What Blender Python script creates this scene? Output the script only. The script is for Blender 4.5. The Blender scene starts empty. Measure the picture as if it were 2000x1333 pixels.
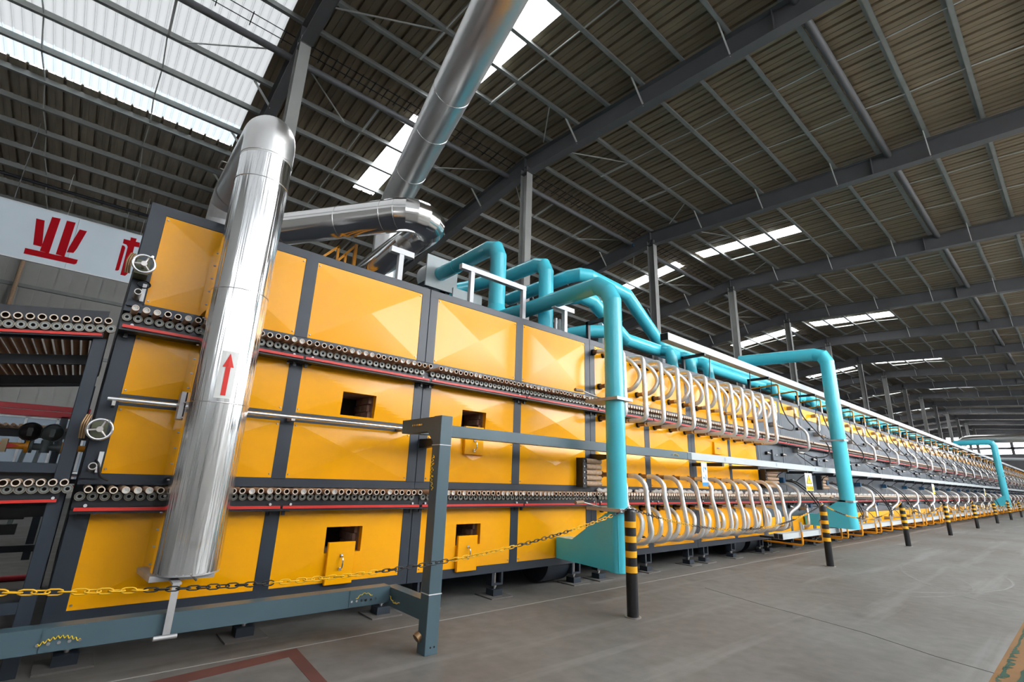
import bpy, math, random
from mathutils import Vector, Matrix
random.seed(7)
C = bpy.context.scene.collection
S = bpy.context.scene
PI = math.pi

# ------------------------------------------------------------------ camera
cam_d = bpy.data.cameras.new('camera')
cam = bpy.data.objects.new('camera', cam_d)
C.objects.link(cam)
cam.location = (0, -4.53, 1.26)
cam.rotation_euler = tuple(math.radians(a) for a in (105.83754528, -1.89246294, -41.07647619))
cam_d.sensor_width = 36
cam_d.lens = 17.0414
cam_d.clip_start = 0.02
cam_d.clip_end = 600
S.camera = cam
# ------------------------------------------------------------------ sky and exposure
w = bpy.data.worlds.new('world')
S.world = w
w.use_nodes = True
bg = w.node_tree.nodes['Background']
bg.inputs[0].default_value = (0.95, 0.975, 1.0, 1)
bg.inputs[1].default_value = 3.0
S.view_settings.view_transform = 'Standard'
S.view_settings.look = 'None'
S.view_settings.exposure = 2.25
S.view_settings.gamma = 1
S.view_settings.use_curve_mapping = False
S.cycles.max_bounces = 8
S.cycles.diffuse_bounces = 4
S.cycles.transparent_max_bounces = 8
S.cycles.sample_clamp_indirect = 8
S.cycles.caustics_reflective = False
S.cycles.caustics_refractive = False


def area(name, loc, rot, sx, sy, power, portal=False, col=(1, 1, 1)):
    l = bpy.data.lights.new(name, 'AREA')
    l.shape = 'RECTANGLE'
    l.size = sx
    l.size_y = sy
    l.energy = power
    l.color = col
    o = bpy.data.objects.new(name, l)
    o.location = loc
    o.rotation_euler = rot
    C.objects.link(o)
    l.cycles.is_portal = portal
    return o


# daylight enters through the long window band of the right-hand wall
area('window_daylight_portal', (19, -12.95, 6.85), (-PI / 2, 0, 0), 22, 4.7, 1, True)

# ------------------------------------------------------------------ materials
MATS = {}


def mat(name, col, rough=0.5, metal=0.0, var=0.0, vscale=4.0, bump=0.0, bscale=60.0, stretch=None, col2=None, spec=0.5, rvar=0.0):
    m = bpy.data.materials.new(name)
    m.use_nodes = True
    nt = m.node_tree
    b = nt.nodes['Principled BSDF']
    b.inputs['Base Color'].default_value = (*col, 1)
    b.inputs['Roughness'].default_value = rough
    b.inputs['Metallic'].default_value = metal
    b.inputs['Specular IOR Level'].default_value = spec
    tc = nt.nodes.new('ShaderNodeTexCoord')
    src = tc.outputs['Object']
    if stretch:
        mp = nt.nodes.new('ShaderNodeMapping')
        mp.inputs['Scale'].default_value = stretch
        nt.links.new(src, mp.inputs['Vector'])
        src = mp.outputs['Vector']
    if var or rvar or col2:
        n = nt.nodes.new('ShaderNodeTexNoise')
        n.inputs['Scale'].default_value = vscale
        n.inputs['Detail'].default_value = 5
        nt.links.new(src, n.inputs['Vector'])
        if var or col2:
            r = nt.nodes.new('ShaderNodeValToRGB')
            c2 = col2 if col2 else tuple(c * (1 - var) for c in col)
            r.color_ramp.elements[0].position = 0.35
            r.color_ramp.elements[1].position = 0.65
            r.color_ramp.elements[0].color = (*c2, 1)
            r.color_ramp.elements[1].color = (*col, 1)
            nt.links.new(n.outputs['Fac'], r.inputs['Fac'])
            nt.links.new(r.outputs['Color'], b.inputs['Base Color'])
        if rvar:
            mr = nt.nodes.new('ShaderNodeMapRange')
            mr.inputs['To Min'].default_value = max(0.02, rough - rvar)
            mr.inputs['To Max'].default_value = rough + rvar
            nt.links.new(n.outputs['Fac'], mr.inputs['Value'])
            nt.links.new(mr.outputs['Result'], b.inputs['Roughness'])
    if bump:
        n2 = nt.nodes.new('ShaderNodeTexNoise')
        n2.inputs['Scale'].default_value = bscale
        n2.inputs['Detail'].default_value = 3
        nt.links.new(src, n2.inputs['Vector'])
        bp = nt.nodes.new('ShaderNodeBump')
        bp.inputs['Strength'].default_value = bump
        bp.inputs['Distance'].default_value = 0.02
        nt.links.new(n2.outputs['Fac'], bp.inputs['Height'])
        nt.links.new(bp.outputs['Normal'], b.inputs['Normal'])
    MATS[name] = m
    return m


YEL = mat('yellow_paint', (0.96, 0.41, 0.002), 0.2, var=0.04, vscale=3, bump=0.015, bscale=25, rvar=0.05, spec=0.36)
YELD = mat('yellow_pipe_paint', (0.85, 0.33, 0.01), 0.4)
FRM = mat('slate_frame_paint', (0.024, 0.033, 0.047), 0.38, var=0.15, vscale=5, rvar=0.06)
GRYP = mat('grey_panel_paint', (0.085, 0.10, 0.12), 0.33, var=0.08, vscale=4, bump=0.015, bscale=25)
BLK = mat('black_rail_paint', (0.014, 0.016, 0.022), 0.4, var=0.2, vscale=8)
RED = mat('red_strip', (0.62, 0.03, 0.02), 0.4)
REDB = mat('red_beam_paint', (0.5, 0.02, 0.03), 0.45)
CER = mat('ceramic_tan', (0.56, 0.38, 0.25), 0.7, var=0.25, vscale=30)
CERR = mat('ceramic_rim', (0.78, 0.66, 0.54), 0.7, var=0.15, vscale=40)
CERD = mat('ceramic_bore', (0.10, 0.055, 0.03), 0.9)
WOOL = mat('white_fibre_wool', (0.72, 0.70, 0.66), 0.95, var=0.25, vscale=50, bump=0.6, bscale=80)
BEAR = mat('bearing_steel', (0.30, 0.27, 0.22), 0.45, 0.5, var=0.3, vscale=30)
BEARS = mat('bearing_shield', (0.25, 0.265, 0.25), 0.4, 0.4)
ALU = mat('mirror_aluminium', (0.93, 0.935, 0.945), 0.15, 1.0, bump=0.85, bscale=3.0, stretch=(6.5, 6.5, 0.15), rvar=0.05, vscale=6)
ALUY = mat('polished_aluminium', (0.84, 0.83, 0.82), 0.16, 1.0, bump=0.05, bscale=3)
ALUM = mat('matt_aluminium', (0.80, 0.79, 0.78), 0.34, 1.0, bump=0.02, bscale=6, rvar=0.06)
ALUW = mat('weathered_aluminium_sheet', (0.55, 0.54, 0.54), 0.5, 0.6, var=0.15, vscale=9)
CHR = mat('chrome', (0.8, 0.8, 0.82), 0.12, 1.0)
STEEL = mat('cast_steel', (0.50, 0.47, 0.44), 0.38, 0.8, var=0.2, vscale=20)
TEAL = mat('teal_paint', (0.085, 0.58, 0.70), 0.22, var=0.05, vscale=2, bump=0.01, bscale=12, rvar=0.04)
TRAY = mat('pale_grey_tray', (0.47, 0.51, 0.515), 0.45, var=0.06, vscale=2)
TRAYG = mat('slate_green_tray', (0.068, 0.115, 0.138), 0.38, var=0.08, vscale=3)
WHT = mat('white_steel_paint', (0.72, 0.73, 0.74), 0.4, var=0.08, vscale=6)
RUB = mat('black_rubber', (0.012, 0.012, 0.013), 0.45)
HOSE = mat('silver_flexible_hose', (0.84, 0.835, 0.82), 0.34, 0.6, var=0.1, vscale=14)
PIPES = mat('galvanised_pipe', (0.55, 0.56, 0.57), 0.35, 0.7, var=0.15, vscale=12)
STUB = mat('heat_browned_sleeve', (0.36, 0.22, 0.11), 0.4, 0.55, var=0.3, vscale=12)
BRASS = mat('aged_brass', (0.42, 0.32, 0.2), 0.4, 0.7)
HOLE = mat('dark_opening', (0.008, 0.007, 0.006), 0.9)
BRICK = mat('firebrick', (0.33, 0.20, 0.15), 0.9, var=0.35, vscale=14, bump=0.3, bscale=50)
BODY = mat('kiln_body_dark', (0.03, 0.035, 0.045), 0.7)
PURL = mat('galvanised_purlin', (0.30, 0.315, 0.30), 0.5, 0.25, var=0.15, vscale=3)
RAFT = mat('grey_rafter_paint', (0.14, 0.14, 0.148), 0.5, var=0.1, vscale=2)
COLM = mat('grey_column_paint', (0.30, 0.30, 0.285), 0.5, var=0.1, vscale=2)
ROD = mat('galvanised_rod', (0.68, 0.70, 0.68), 0.45, 0.3)
WALLW = mat('white_wall_paint', (0.72, 0.72, 0.70), 0.8)
ROOF = mat('olive_brown_roof_sheet', (0.33, 0.265, 0.18), 0.42, 0.15, var=0.22, vscale=2.5, stretch=(2.0, 0.25, 1))
ROOFG = mat('bare_metal_roof_sheet', (0.46, 0.39, 0.30), 0.3, 0.45, var=0.25, vscale=3, stretch=(3.0, 0.25, 1))
WALL = mat('grey_cladding', (0.42, 0.415, 0.39), 0.6, var=0.08, vscale=2)
WALLD = mat('grey_cladding_rib', (0.22, 0.225, 0.22), 0.6)
SIGNB = mat('white_sign_board', (0.60, 0.68, 0.74), 0.5, var=0.03, vscale=2)
SIGNR = mat('red_sign_letters', (0.38, 0.0, 0.006), 0.6, spec=0.12)
LBLW = mat('white_label', (0.75, 0.75, 0.72), 0.5)
LBLR = mat('red_label_print', (0.70, 0.03, 0.02), 0.5)
LBLY = mat('yellow_label_print', (0.90, 0.62, 0.01), 0.5)
LBLB = mat('blue_label_print', (0.02, 0.25, 0.55), 0.5)
LBLK = mat('black_label_print', (0.01, 0.01, 0.01), 0.5)
BAND = mat('yellow_reflective_band', (0.88, 0.42, 0.01), 0.4)
BOLB = mat('black_bollard_paint', (0.009, 0.009, 0.011), 0.3, bump=0.05, bscale=40)
CHY = mat('yellow_plastic_chain', (0.78, 0.42, 0.008), 0.5)
CHK = mat('black_plastic_chain', (0.012, 0.012, 0.012), 0.45)
BLUE = mat('blue_valve_box', (0.012, 0.07, 0.15), 0.4)
WOODH = mat('brown_wooden_grip', (0.30, 0.2, 0.12), 0.6)
ACT = mat('grey_green_actuator', (0.10, 0.125, 0.13), 0.35)
ACTK = mat('black_actuator', (0.02, 0.022, 0.026), 0.3)
MOT = mat('green_motor_paint', (0.10, 0.11, 0.06), 0.55, var=0.3, vscale=20)
FLR = mat('red_floor_paint', (0.14, 0.05, 0.04), 0.75, var=0.25, vscale=3)
FLY = mat('yellow_floor_paint', (0.22, 0.105, 0.025), 0.65, var=0.2, vscale=3)
DIRT = mat('mortar_plate', (0.13, 0.12, 0.11), 0.9)
CRACK = mat('floor_joint_dark', (0.06, 0.055, 0.05), 0.9)
CHALK = mat('pale_chalk_line', (0.29, 0.285, 0.27), 0.9)
SCUFF = mat('pale_tyre_scuff', (0.225, 0.222, 0.213), 0.8, var=0.2, vscale=6)


def floor_mat():
    m = bpy.data.materials.new('concrete_floor')
    m.use_nodes = True
    nt = m.node_tree
    b = nt.nodes['Principled BSDF']
    b.inputs['Roughness'].default_value = 0.55
    b.inputs['Specular IOR Level'].default_value = 0.3
    tc = nt.nodes.new('ShaderNodeTexCoord')

    def noise(scale, det, st=(1, 1, 1), dist=0):
        mp = nt.nodes.new('ShaderNodeMapping')
        mp.inputs['Scale'].default_value = st
        nt.links.new(tc.outputs['Object'], mp.inputs['Vector'])
        n = nt.nodes.new('ShaderNodeTexNoise')
        n.inputs['Scale'].default_value = scale
        n.inputs['Detail'].default_value = det
        n.inputs['Distortion'].default_value = dist
        nt.links.new(mp.outputs['Vector'], n.inputs['Vector'])
        return n

    def ramp(n, p0, c0, p1, c1):
        r = nt.nodes.new('ShaderNodeValToRGB')
        r.color_ramp.elements[0].position = p0
        r.color_ramp.elements[1].position = p1
        r.color_ramp.elements[0].color = (*c0, 1)
        r.color_ramp.elements[1].color = (*c1, 1)
        nt.links.new(n.outputs['Fac'], r.inputs['Fac'])
        return r

    def mix(t, a, c, f=None, fac=1.0):
        x = nt.nodes.new('ShaderNodeMix')
        x.data_type = 'RGBA'
        x.blend_type = t
        x.inputs['Factor'].default_value = fac
        if f:
            nt.links.new(f, x.inputs['Factor'])
        nt.links.new(a, x.inputs['A'])
        nt.links.new(c, x.inputs['B'])
        return x.outputs['Result']

    base = ramp(noise(0.45, 6), 0.32, (0.140, 0.127, 0.113), 0.66, (0.186, 0.182, 0.173))
    fine = ramp(noise(7, 8), 0.3, (0.82, 0.82, 0.82), 0.7, (1.06, 1.06, 1.06))
    c = mix('MULTIPLY', base.outputs['Color'], fine.outputs['Color'])
    # stains and pale wheel scuffs running along the hall
    st = ramp(noise(1.3, 4, (1, 1, 1), 0.6), 0.60, (1, 1, 1), 0.78, (0.70, 0.66, 0.62))
    c = mix('MULTIPLY', c, st.outputs['Color'])
    sc = ramp(noise(2.0, 6, (0.12, 1.6, 1), 0.3), 0.56, (0, 0, 0), 0.74, (0.55, 0.55, 0.55))
    pale = nt.nodes.new('ShaderNodeRGB')
    pale.outputs[0].default_value = (0.30, 0.30, 0.29, 1)
    c = mix('MIX', c, pale.outputs[0], f=sc.outputs['Color'])
    nt.links.new(c, b.inputs['Base Color'])
    bp = nt.nodes.new('ShaderNodeBump')
    bp.inputs['Strength'].default_value = 0.08
    bp.inputs['Distance'].default_value = 0.01
    nt.links.new(noise(25, 6).outputs['Fac'], bp.inputs['Height'])
    nt.links.new(bp.outputs['Normal'], b.inputs['Normal'])
    return m


def thin_mat(name, transl, transp, diff):
    """sheet that lets daylight through: translucent + clear + diffuse shares"""
    m = bpy.data.materials.new(name)
    m.use_nodes = True
    nt = m.node_tree
    for n in list(nt.nodes):
        nt.nodes.remove(n)
    out = nt.nodes.new('ShaderNodeOutputMaterial')
    t = nt.nodes.new('ShaderNodeBsdfTranslucent')
    t.inputs[0].default_value = (*transl, 1)
    p = nt.nodes.new('ShaderNodeBsdfTransparent')
    p.inputs[0].default_value = (*transp, 1)
    d = nt.nodes.new('ShaderNodeBsdfDiffuse')
    d.inputs[0].default_value = (*diff, 1)
    a = nt.nodes.new('ShaderNodeAddShader')
    a2 = nt.nodes.new('ShaderNodeAddShader')
    nt.links.new(t.outputs[0], a.inputs[0])
    nt.links.new(p.outputs[0], a.inputs[1])
    nt.links.new(a.outputs[0], a2.inputs[0])
    nt.links.new(d.outputs[0], a2.inputs[1])
    nt.links.new(a2.outputs[0], out.inputs[0])
    return m


SKYL = thin_mat('clear_skylight_sheet', (0.25, 0.25, 0.25), (0.6, 0.6, 0.6), (0.1, 0.1, 0.1))
TRL = thin_mat('grey_translucent_sheet', (0.052, 0.0525, 0.0525), (0.005, 0.005, 0.005), (0.30, 0.30, 0.30))
TRLR = thin_mat('translucent_sheet_rib', (0.042, 0.043, 0.0435), (0.003, 0.003, 0.003), (0.25, 0.25, 0.25))
TRLB = thin_mat('bright_translucent_sheet', (0.063, 0.071, 0.075), (0.012, 0.013, 0.014), (0.25, 0.26, 0.27))
TRLBR = thin_mat('bright_sheet_rib', (0.055, 0.063, 0.067), (0.009, 0.009, 0.009), (0.22, 0.23, 0.24))
FILL_LITE = thin_mat('added_roof_light', (0.62, 0.62, 0.62), (0.0, 0.0, 0.0), (0.3, 0.3, 0.3))  # unseen roof strips, added to brighten the kiln fronts
FILL_FROST = thin_mat('added_fill_pane', (0.50, 0.51, 0.52), (0.0, 0.0, 0.0), (0.3, 0.3, 0.3))  # translucent panes added for soft fill light from the unseen wall
PANE = thin_mat('window_pane', (0.06, 0.068, 0.075), (0.05, 0.055, 0.06), (0.1, 0.1, 0.1))

# ------------------------------------------------------------------ mesh building


class MB:
    def __init__(self):
        self.v, self.f, self.s, self.m = [], [], [], []
        self.cuts = []

    def face(self, ids, smooth=False, mi=0):
        self.f.append(ids)
        self.s.append(smooth)
        self.m.append(mi)

    def quad(self, a, b, c, d, mi=0):
        self.cuts.append((len(self.v), len(self.f)))
        n = len(self.v)
        self.v += [tuple(a), tuple(b), tuple(c), tuple(d)]
        self.face((n, n + 1, n + 2, n + 3), False, mi)
        return self

    def poly(self, pts, mi=0):
        n = len(self.v)
        self.v += [tuple(p) for p in pts]
        self.face(tuple(range(n, n + len(pts))), False, mi)
        return self

    def box(self, x0, x1, y0, y1, z0, z1, mi=0, bev=0.0):
        self.cuts.append((len(self.v), len(self.f)))
        n = len(self.v)
        if bev:
            b = bev
            # front (-y) edges chamfered
            self.v += [(x0, y1, z0), (x1, y1, z0), (x1, y1, z1), (x0, y1, z1),
                       (x0, y0 + b, z0), (x1, y0 + b, z0), (x1, y0 + b, z1), (x0, y0 + b, z1),
                       (x0 + b, y0, z0 + b), (x1 - b, y0, z0 + b), (x1 - b, y0, z1 - b), (x0 + b, y0, z1 - b)]
            q = [(0, 3, 2, 1), (0, 1, 5, 4), (1, 2, 6, 5), (2, 3, 7, 6), (3, 0, 4, 7),
                 (4, 5, 9, 8), (5, 6, 10, 9), (6, 7, 11, 10), (7, 4, 8, 11), (8, 9, 10, 11)]
        else:
            self.v += [(x0, y0, z0), (x1, y0, z0), (x1, y1, z0), (x0, y1, z0), (x0, y0, z1), (x1, y0, z1), (x1, y1, z1), (x0, y1, z1)]
            q = [(0, 3, 2, 1), (4, 5, 6, 7), (0, 1, 5, 4), (1, 2, 6, 5), (2, 3, 7, 6), (3, 0, 4, 7)]
        for a in q:
            self.face(tuple(n + i for i in a), False, mi)
        return self

    def obox(self, p0, p1, wx, wz, up=(0, 0, 1), mi=0):
        """bar from p0 to p1, wx wide, wz deep"""
        self.cuts.append((len(self.v), len(self.f)))
        p0, p1 = Vector(p0), Vector(p1)
        d = (p1 - p0).normalized()
        u = Vector(up)
        if abs(d.dot(u)) > 0.98:
            u = Vector((1, 0, 0))
        a = d.cross(u).normalized() * wx / 2
        b = a.cross(d).normalized() * wz / 2
        n = len(self.v)
        for p in (p0, p1):
            for s, t in ((-1, -1), (1, -1), (1, 1), (-1, 1)):
                self.v.append(tuple(p + a * s + b * t))
        for q in ((0, 1, 2, 3), (7, 6, 5, 4), (0, 4, 5, 1), (1, 5, 6, 2), (2, 6, 7, 3), (3, 7, 4, 0)):
            self.face(tuple(n + i for i in q), False, mi)
        return self

    def tube(self, pts, r, n=12, caps=True, mitre=False, mi=0, capmi=None):
        self.cuts.append((len(self.v), len(self.f)))
        pts = [Vector(p) for p in pts]
        N = len(pts)
        rs = r if isinstance(r, (list, tuple)) else [r] * N
        dirs = [(pts[i + 1] - pts[i]).normalized() for i in range(N - 1)]
        u = Vector((0, 0, 1))
        if abs(dirs[0].dot(u)) > 0.9:
            u = Vector((0, 1, 0))
        u = (u - dirs[0] * u.dot(dirs[0])).normalized()
        rings = []
        for i in range(N):
            din = dirs[max(0, i - 1)]
            dout = dirs[min(i, N - 2)]
            v = din.cross(u)
            bis = (din + dout).normalized()
            ring = []
            for k in range(n):
                a = 2 * PI * k / n
                q = (u * math.cos(a) + v * math.sin(a)) * rs[i]
                if 0 < i < N - 1:
                    q = q - din * (q.dot(bis) / max(0.25, din.dot(bis)))
                ring.append(pts[i] + q)
            rings.append(ring)
            if 0 < i < N - 1:
                u = din.rotation_difference(dout) @ u
                u = (u - dout * u.dot(dout)).normalized()
        base = len(self.v)
        if mitre:
            for i in range(N - 1):
                b0 = len(self.v)
                self.v += [tuple(p) for p in rings[i]] + [tuple(p) for p in rings[i + 1]]
                for k in range(n):
                    k2 = (k + 1) % n
                    self.face((b0 + k, b0 + n + k, b0 + n + k2, b0 + k2), True, mi)
        else:
            for ring in rings:
                self.v += [tuple(p) for p in ring]
            for i in range(N - 1):
                for k in range(n):
                    k2 = (k + 1) % n
                    a = base + i * n
                    self.face((a + k, a + n + k, a + n + k2, a + k2), True, mi)
        if caps:
            cm = mi if capmi is None else capmi
            b0 = len(self.v)
            self.v += [tuple(p) for p in rings[0]]
            self.face(tuple(range(b0, b0 + n)), False, cm)
            b0 = len(self.v)
            self.v += [tuple(p) for p in rings[-1]]
            self.face(tuple(range(b0 + n - 1, b0 - 1, -1)), False, cm)
        return self

    def ring(self, c, axis, r0, r1, n=14, mi=0):
        """flat annulus"""
        c, ax = Vector(c), Vector(axis).normalized()
        u = ax.orthogonal().normalized()
        v = ax.cross(u)
        b = len(self.v)
        for r in (r0, r1):
            for k in range(n):
                a = 2 * PI * k / n
                self.v.append(tuple(c + u * math.cos(a) * r + v * math.sin(a) * r))
        for k in range(n):
            k2 = (k + 1) % n
            self.face((b + k, b + n + k, b + n + k2, b + k2), False, mi)
        return self

    def prism(self, pts, vec, mi=0):
        """polygon pts extruded by vec"""
        self.cuts.append((len(self.v), len(self.f)))
        vec = Vector(vec)
        n = len(self.v)
        k = len(pts)
        self.v += [tuple(p) for p in pts] + [tuple(Vector(p) + vec) for p in pts]
        self.face(tuple(range(n, n + k)), False, mi)
        self.face(tuple(range(n + 2 * k - 1, n + k - 1, -1)), False, mi)
        for i in range(k):
            j = (i + 1) % k
            self.face((n + i, n + k + i, n + k + j, n + j), False, mi)
        return self

    def data(self, name, mats):
        me = bpy.data.meshes.new(name)
        me.from_pydata(self.v, [], self.f)
        for m in (mats if isinstance(mats, (list, tuple)) else [mats]):
            me.materials.append(m)
        me.polygons.foreach_set('use_smooth', self.s)
        me.polygons.foreach_set('material_index', self.m)
        me.update()
        return me


def obj(name, mb, mats, parent=None, kind=None, loc=None, label=None):
    me = mb.data(name, mats) if isinstance(mb, MB) else mb
    o = bpy.data.objects.new(name, me)
    C.objects.link(o)
    if parent:
        o.parent = parent
    if loc:
        o.location = loc
    if kind:
        o['kind'] = kind
    if label:
        o['label'] = label
    return o


def objs(name, mb, mats, parent=None):
    """one object for every primitive added to mb"""
    out = []
    ends = mb.cuts[1:] + [(len(mb.v), len(mb.f))]
    for (v0, f0), (v1, f1) in zip(mb.cuts, ends):
        q = MB()
        q.v = mb.v[v0:v1]
        q.f = [tuple(i - v0 for i in f) for f in mb.f[f0:f1]]
        q.s, q.m = mb.s[f0:f1], mb.m[f0:f1]
        out.append(obj(name, q, mats, parent))
    return out


def tag(o, label, cat, group=None, kind=None):
    o['label'] = label
    o['category'] = cat
    if group:
        o['group'] = group
    if kind:
        o['kind'] = kind
    return o


def thing(name, label, cat, loc=(0, 0, 0), group=None):
    o = bpy.data.objects.new(name, None)
    o.empty_display_size = 0.1
    C.objects.link(o)
    o.location = loc
    return tag(o, label, cat, group)


KIDS = {}


def clone(o, parent=None):
    c = o.copy()
    C.objects.link(c)
    c.parent = parent
    for ch in o.children:
        clone(ch, c)
    return c


def smoothpath(pts, sub=5):
    """Catmull-Rom through pts"""
    P = [Vector(p) for p in pts]
    P = [P[0] * 2 - P[1]] + P + [P[-1] * 2 - P[-2]]
    out = []
    for i in range(1, len(P) - 2):
        p0, p1, p2, p3 = P[i - 1:i + 3]
        for k in range(sub):
            t = k / sub
            out.append(0.5 * ((2 * p1) + (p2 - p0) * t + (2 * p0 - 5 * p1 + 4 * p2 - p3) * t * t + (3 * p1 - p0 - 3 * p2 + p3) * t ** 3))
    out.append(P[-2])
    return out


def fillet(pts, r, seg=4):
    """polyline with rounded corners"""
    P = [Vector(p) for p in pts]
    out = [P[0]]
    for i in range(1, len(P) - 1):
        a, b, c = P[i - 1], P[i], P[i + 1]
        d0 = (a - b)
        d1 = (c - b)
        t = min(r, d0.length * 0.49, d1.length * 0.49)
        q0 = b + d0.normalized() * t
        q1 = b + d1.normalized() * t
        for k in range(seg + 1):
            s = k / seg
            out.append(q0 * (1 - s) ** 2 + b * 2 * s * (1 - s) + q1 * s * s)
    out.append(P[-1])
    return out


def mitre(pts, r, seg=2):
    return fillet(pts, r, seg)


# ================================================================== SETTING
fl = obj('floor', MB().box(-30, 165, -60, 40, -0.3, 0), floor_mat(), kind='structure')
cut = MB()
for (a, b) in (((-2, -0.42), (60, -0.5)),):
    cut.obox((a[0], a[1], 0.001), (b[0], b[1], 0.001), 0.012, 0.002)
obj('slab_joint', cut, CHALK, fl, label='pale chalk-like joint line beside the kiln feet')
cut = MB()
pts = [(6.35, -1.05), (6.05, -1.9), (5.98, -2.2), (5.78, -2.9), (5.5, -3.45), (5.36, -3.9), (5.3, -4.4)]
for a, b in zip(pts, pts[1:]):
    cut.obox((a[0], a[1], 0.001), (b[0], b[1], 0.001), 0.008, 0.002)
obj('floor_crack', cut, CRACK, fl, label='thin dark crack in the concrete')

for k, (cx_, cy_, r_, a0, a1) in enumerate(((9.5, -1.0, 2.2, 235, 300), (10.6, -0.6, 2.9, 225, 290), (12.0, -6.5, 4.5, 95, 150))):
    arc = MB()
    pp = [(cx_ + r_ * math.cos(math.radians(a0 + (a1 - a0) * q / 14)), cy_ + r_ * math.sin(math.radians(a0 + (a1 - a0) * q / 14))) for q in range(15)]
    for (xa_, ya_), (xb_, yb_) in zip(pp, pp[1:]):
        arc.obox((xa_, ya_, 0.0006), (xb_, yb_, 0.0006), 0.03, 0.001)
    obj('tyre_scuff', arc, SCUFF, fl)

# ---------------- roof
YR = 5.5
X0, LB = 1.99078, 6.9658
ZB = 10.6207
PR, PL = 0.06247, 0.11358
Y_R, Y_L = -13.0, 20.5
NB = 17
XA = X0 - 2 * LB
XE = X0 + LB * (NB - 2)


def zr(y, off=0.0):
    return ZB + off - (PR * (YR - y) if y < YR else PL * (y - YR))


ceiling = bpy.data.objects.new('ceiling', None)
C.objects.link(ceiling)
ceiling['kind'] = 'structure'


def sheet(xa, xb, pitch, y0, y1, off, holes, name, mats, rib=0.06, sub=True):
    """trapezoidal sheet, ribs along y; holes = [(xa, xb, ya, yb)]"""
    mb = MB()
    n = max(1, round((xb - xa) / pitch))
    p = (xb - xa) / n
    for i in range(n):
        xs = xa + i * p
        prof = [(0, 0), (0.36, 0), (0.365, 0.012), (0.43, 0.012), (0.435, 0), (0.80, 0), (0.845, rib), (0.955, rib), (1.0, 0)]
        if not sub:
            prof = [(0, 0), (0.80, 0), (0.845, rib), (0.955, rib), (1.0, 0)]
        iv = [(y0, y1)]
        for (ha, hb, hya, hyb) in holes:
            if ha < xs + p * 0.45 < hb:
                nv = []
                for (a, b) in iv:
                    if hya > a:
                        nv.append((a, min(b, hya)))
                    if hyb < b:
                        nv.append((max(a, hyb), b))
                iv = nv
        for (a, b) in iv:
            cutp = [a, b] if not (a < YR < b) else [a, YR, b]
            for ya, yb in zip(cutp, cutp[1:]):
                for (u0, h0), (u1, h1) in zip(prof, prof[1:]):
                    mi = 1 if (h0 > 0.02 or h1 > 0.02) and isinstance(mats, list) else 0
                    mb.quad((xs + u0 * p, ya, zr(ya, off + h0)), (xs + u0 * p, yb, zr(yb, off + h0)),
                            (xs + u1 * p, yb, zr(yb, off + h1)), (xs + u1 * p, ya, zr(ya, off + h1)), mi)
    return obj(name, mb, mats, ceiling)


XT = 1.62     # right-hand edge of the translucent sheets
OFF = 0.78
SKX = [5.65 + 14.03 * k for k in range(10)]
holes = []
for sx in SKX:
    holes += [(sx - 0.42, sx + 0.42, 1.2, 5.35), (sx - 0.42, sx + 0.42, 6.35, 10.45)]
holes.append((XT, XE + 1, -12.0, -7.6))  # gap for the added light strip out of view
for i in range(1, NB - 1):
    xa = X0 + (i - 1) * LB
    mb = MB()
    ya, yb = -12.02, -7.58
    mb.quad((xa, ya, zr(ya, OFF + 0.01)), (xa, yb, zr(yb, OFF + 0.01)), (xa + LB, yb, zr(yb, OFF + 0.01)), (xa + LB, ya, zr(ya, OFF + 0.01)))
    obj('skylight_sheet', mb, FILL_LITE, ceiling)  # out-of-view strip added to light the kiln face from above
    if i == 1:
        sheet(XT, X0, 0.37, Y_R, Y_L, OFF, holes, 'roof_sheet', ROOF)
    sheet(xa, xa + LB, 0.367, Y_R, Y_L, OFF, holes, 'roof_sheet', ROOF, sub=(i < 4))
sheet(XA, XT, 0.35, 10.87, Y_L, OFF - 0.02, [], 'roof_sheet', ROOFG, rib=0.075)
sheet(XA, XT, 0.176, 9.9, 10.86, OFF, [], 'translucent_sheet', [TRLB, TRLBR], rib=0.03, sub=False)
sheet(XA, XT, 0.176, 8.8, 9.9, OFF, [], 'translucent_sheet', [TRL, TRLR], rib=0.03, sub=False)
sheet(XA, XT, 0.176, 5.5, 8.8, OFF, [], 'translucent_sheet', [TRL, TRLR], rib=0.03, sub=False)
sheet(XA, XT, 0.176, Y_R, 5.5, OFF, [], 'translucent_sheet', [TRL, TRLR], rib=0.03, sub=False)
for sx in SKX:
    for (a, b) in ((1.2, 5.35), (6.35, 10.45)):
        mb = MB()
        mb.quad((sx - 0.40, a, zr(a, OFF + 0.02)), (sx - 0.40, b, zr(b, OFF + 0.02)), (sx + 0.38, b, zr(b, OFF + 0.02)), (sx + 0.38, a, zr(a, OFF + 0.02)))
        obj('skylight_sheet', mb, SKYL, ceiling)
# purlins
PY = [YR - 1.1 * k for k in range(1, 17)] + [YR + 1.13 * k for k in range(0, 14)]
STRUT_Y = -2.42


def purlin_mesh():
    mb = MB()
    h, fw = 0.2, 0.085
    mb.box(0, LB, -0.006, 0.006, 0, h)
    mb.box(0, LB, -fw, 0.0, 0, 0.008)
    mb.box(0, LB, 0.0, fw, h - 0.008, h)
    mb.box(0, LB, -fw, -fw + 0.006, 0, 0.03)
    return mb.data('purlin', PURL)


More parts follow.
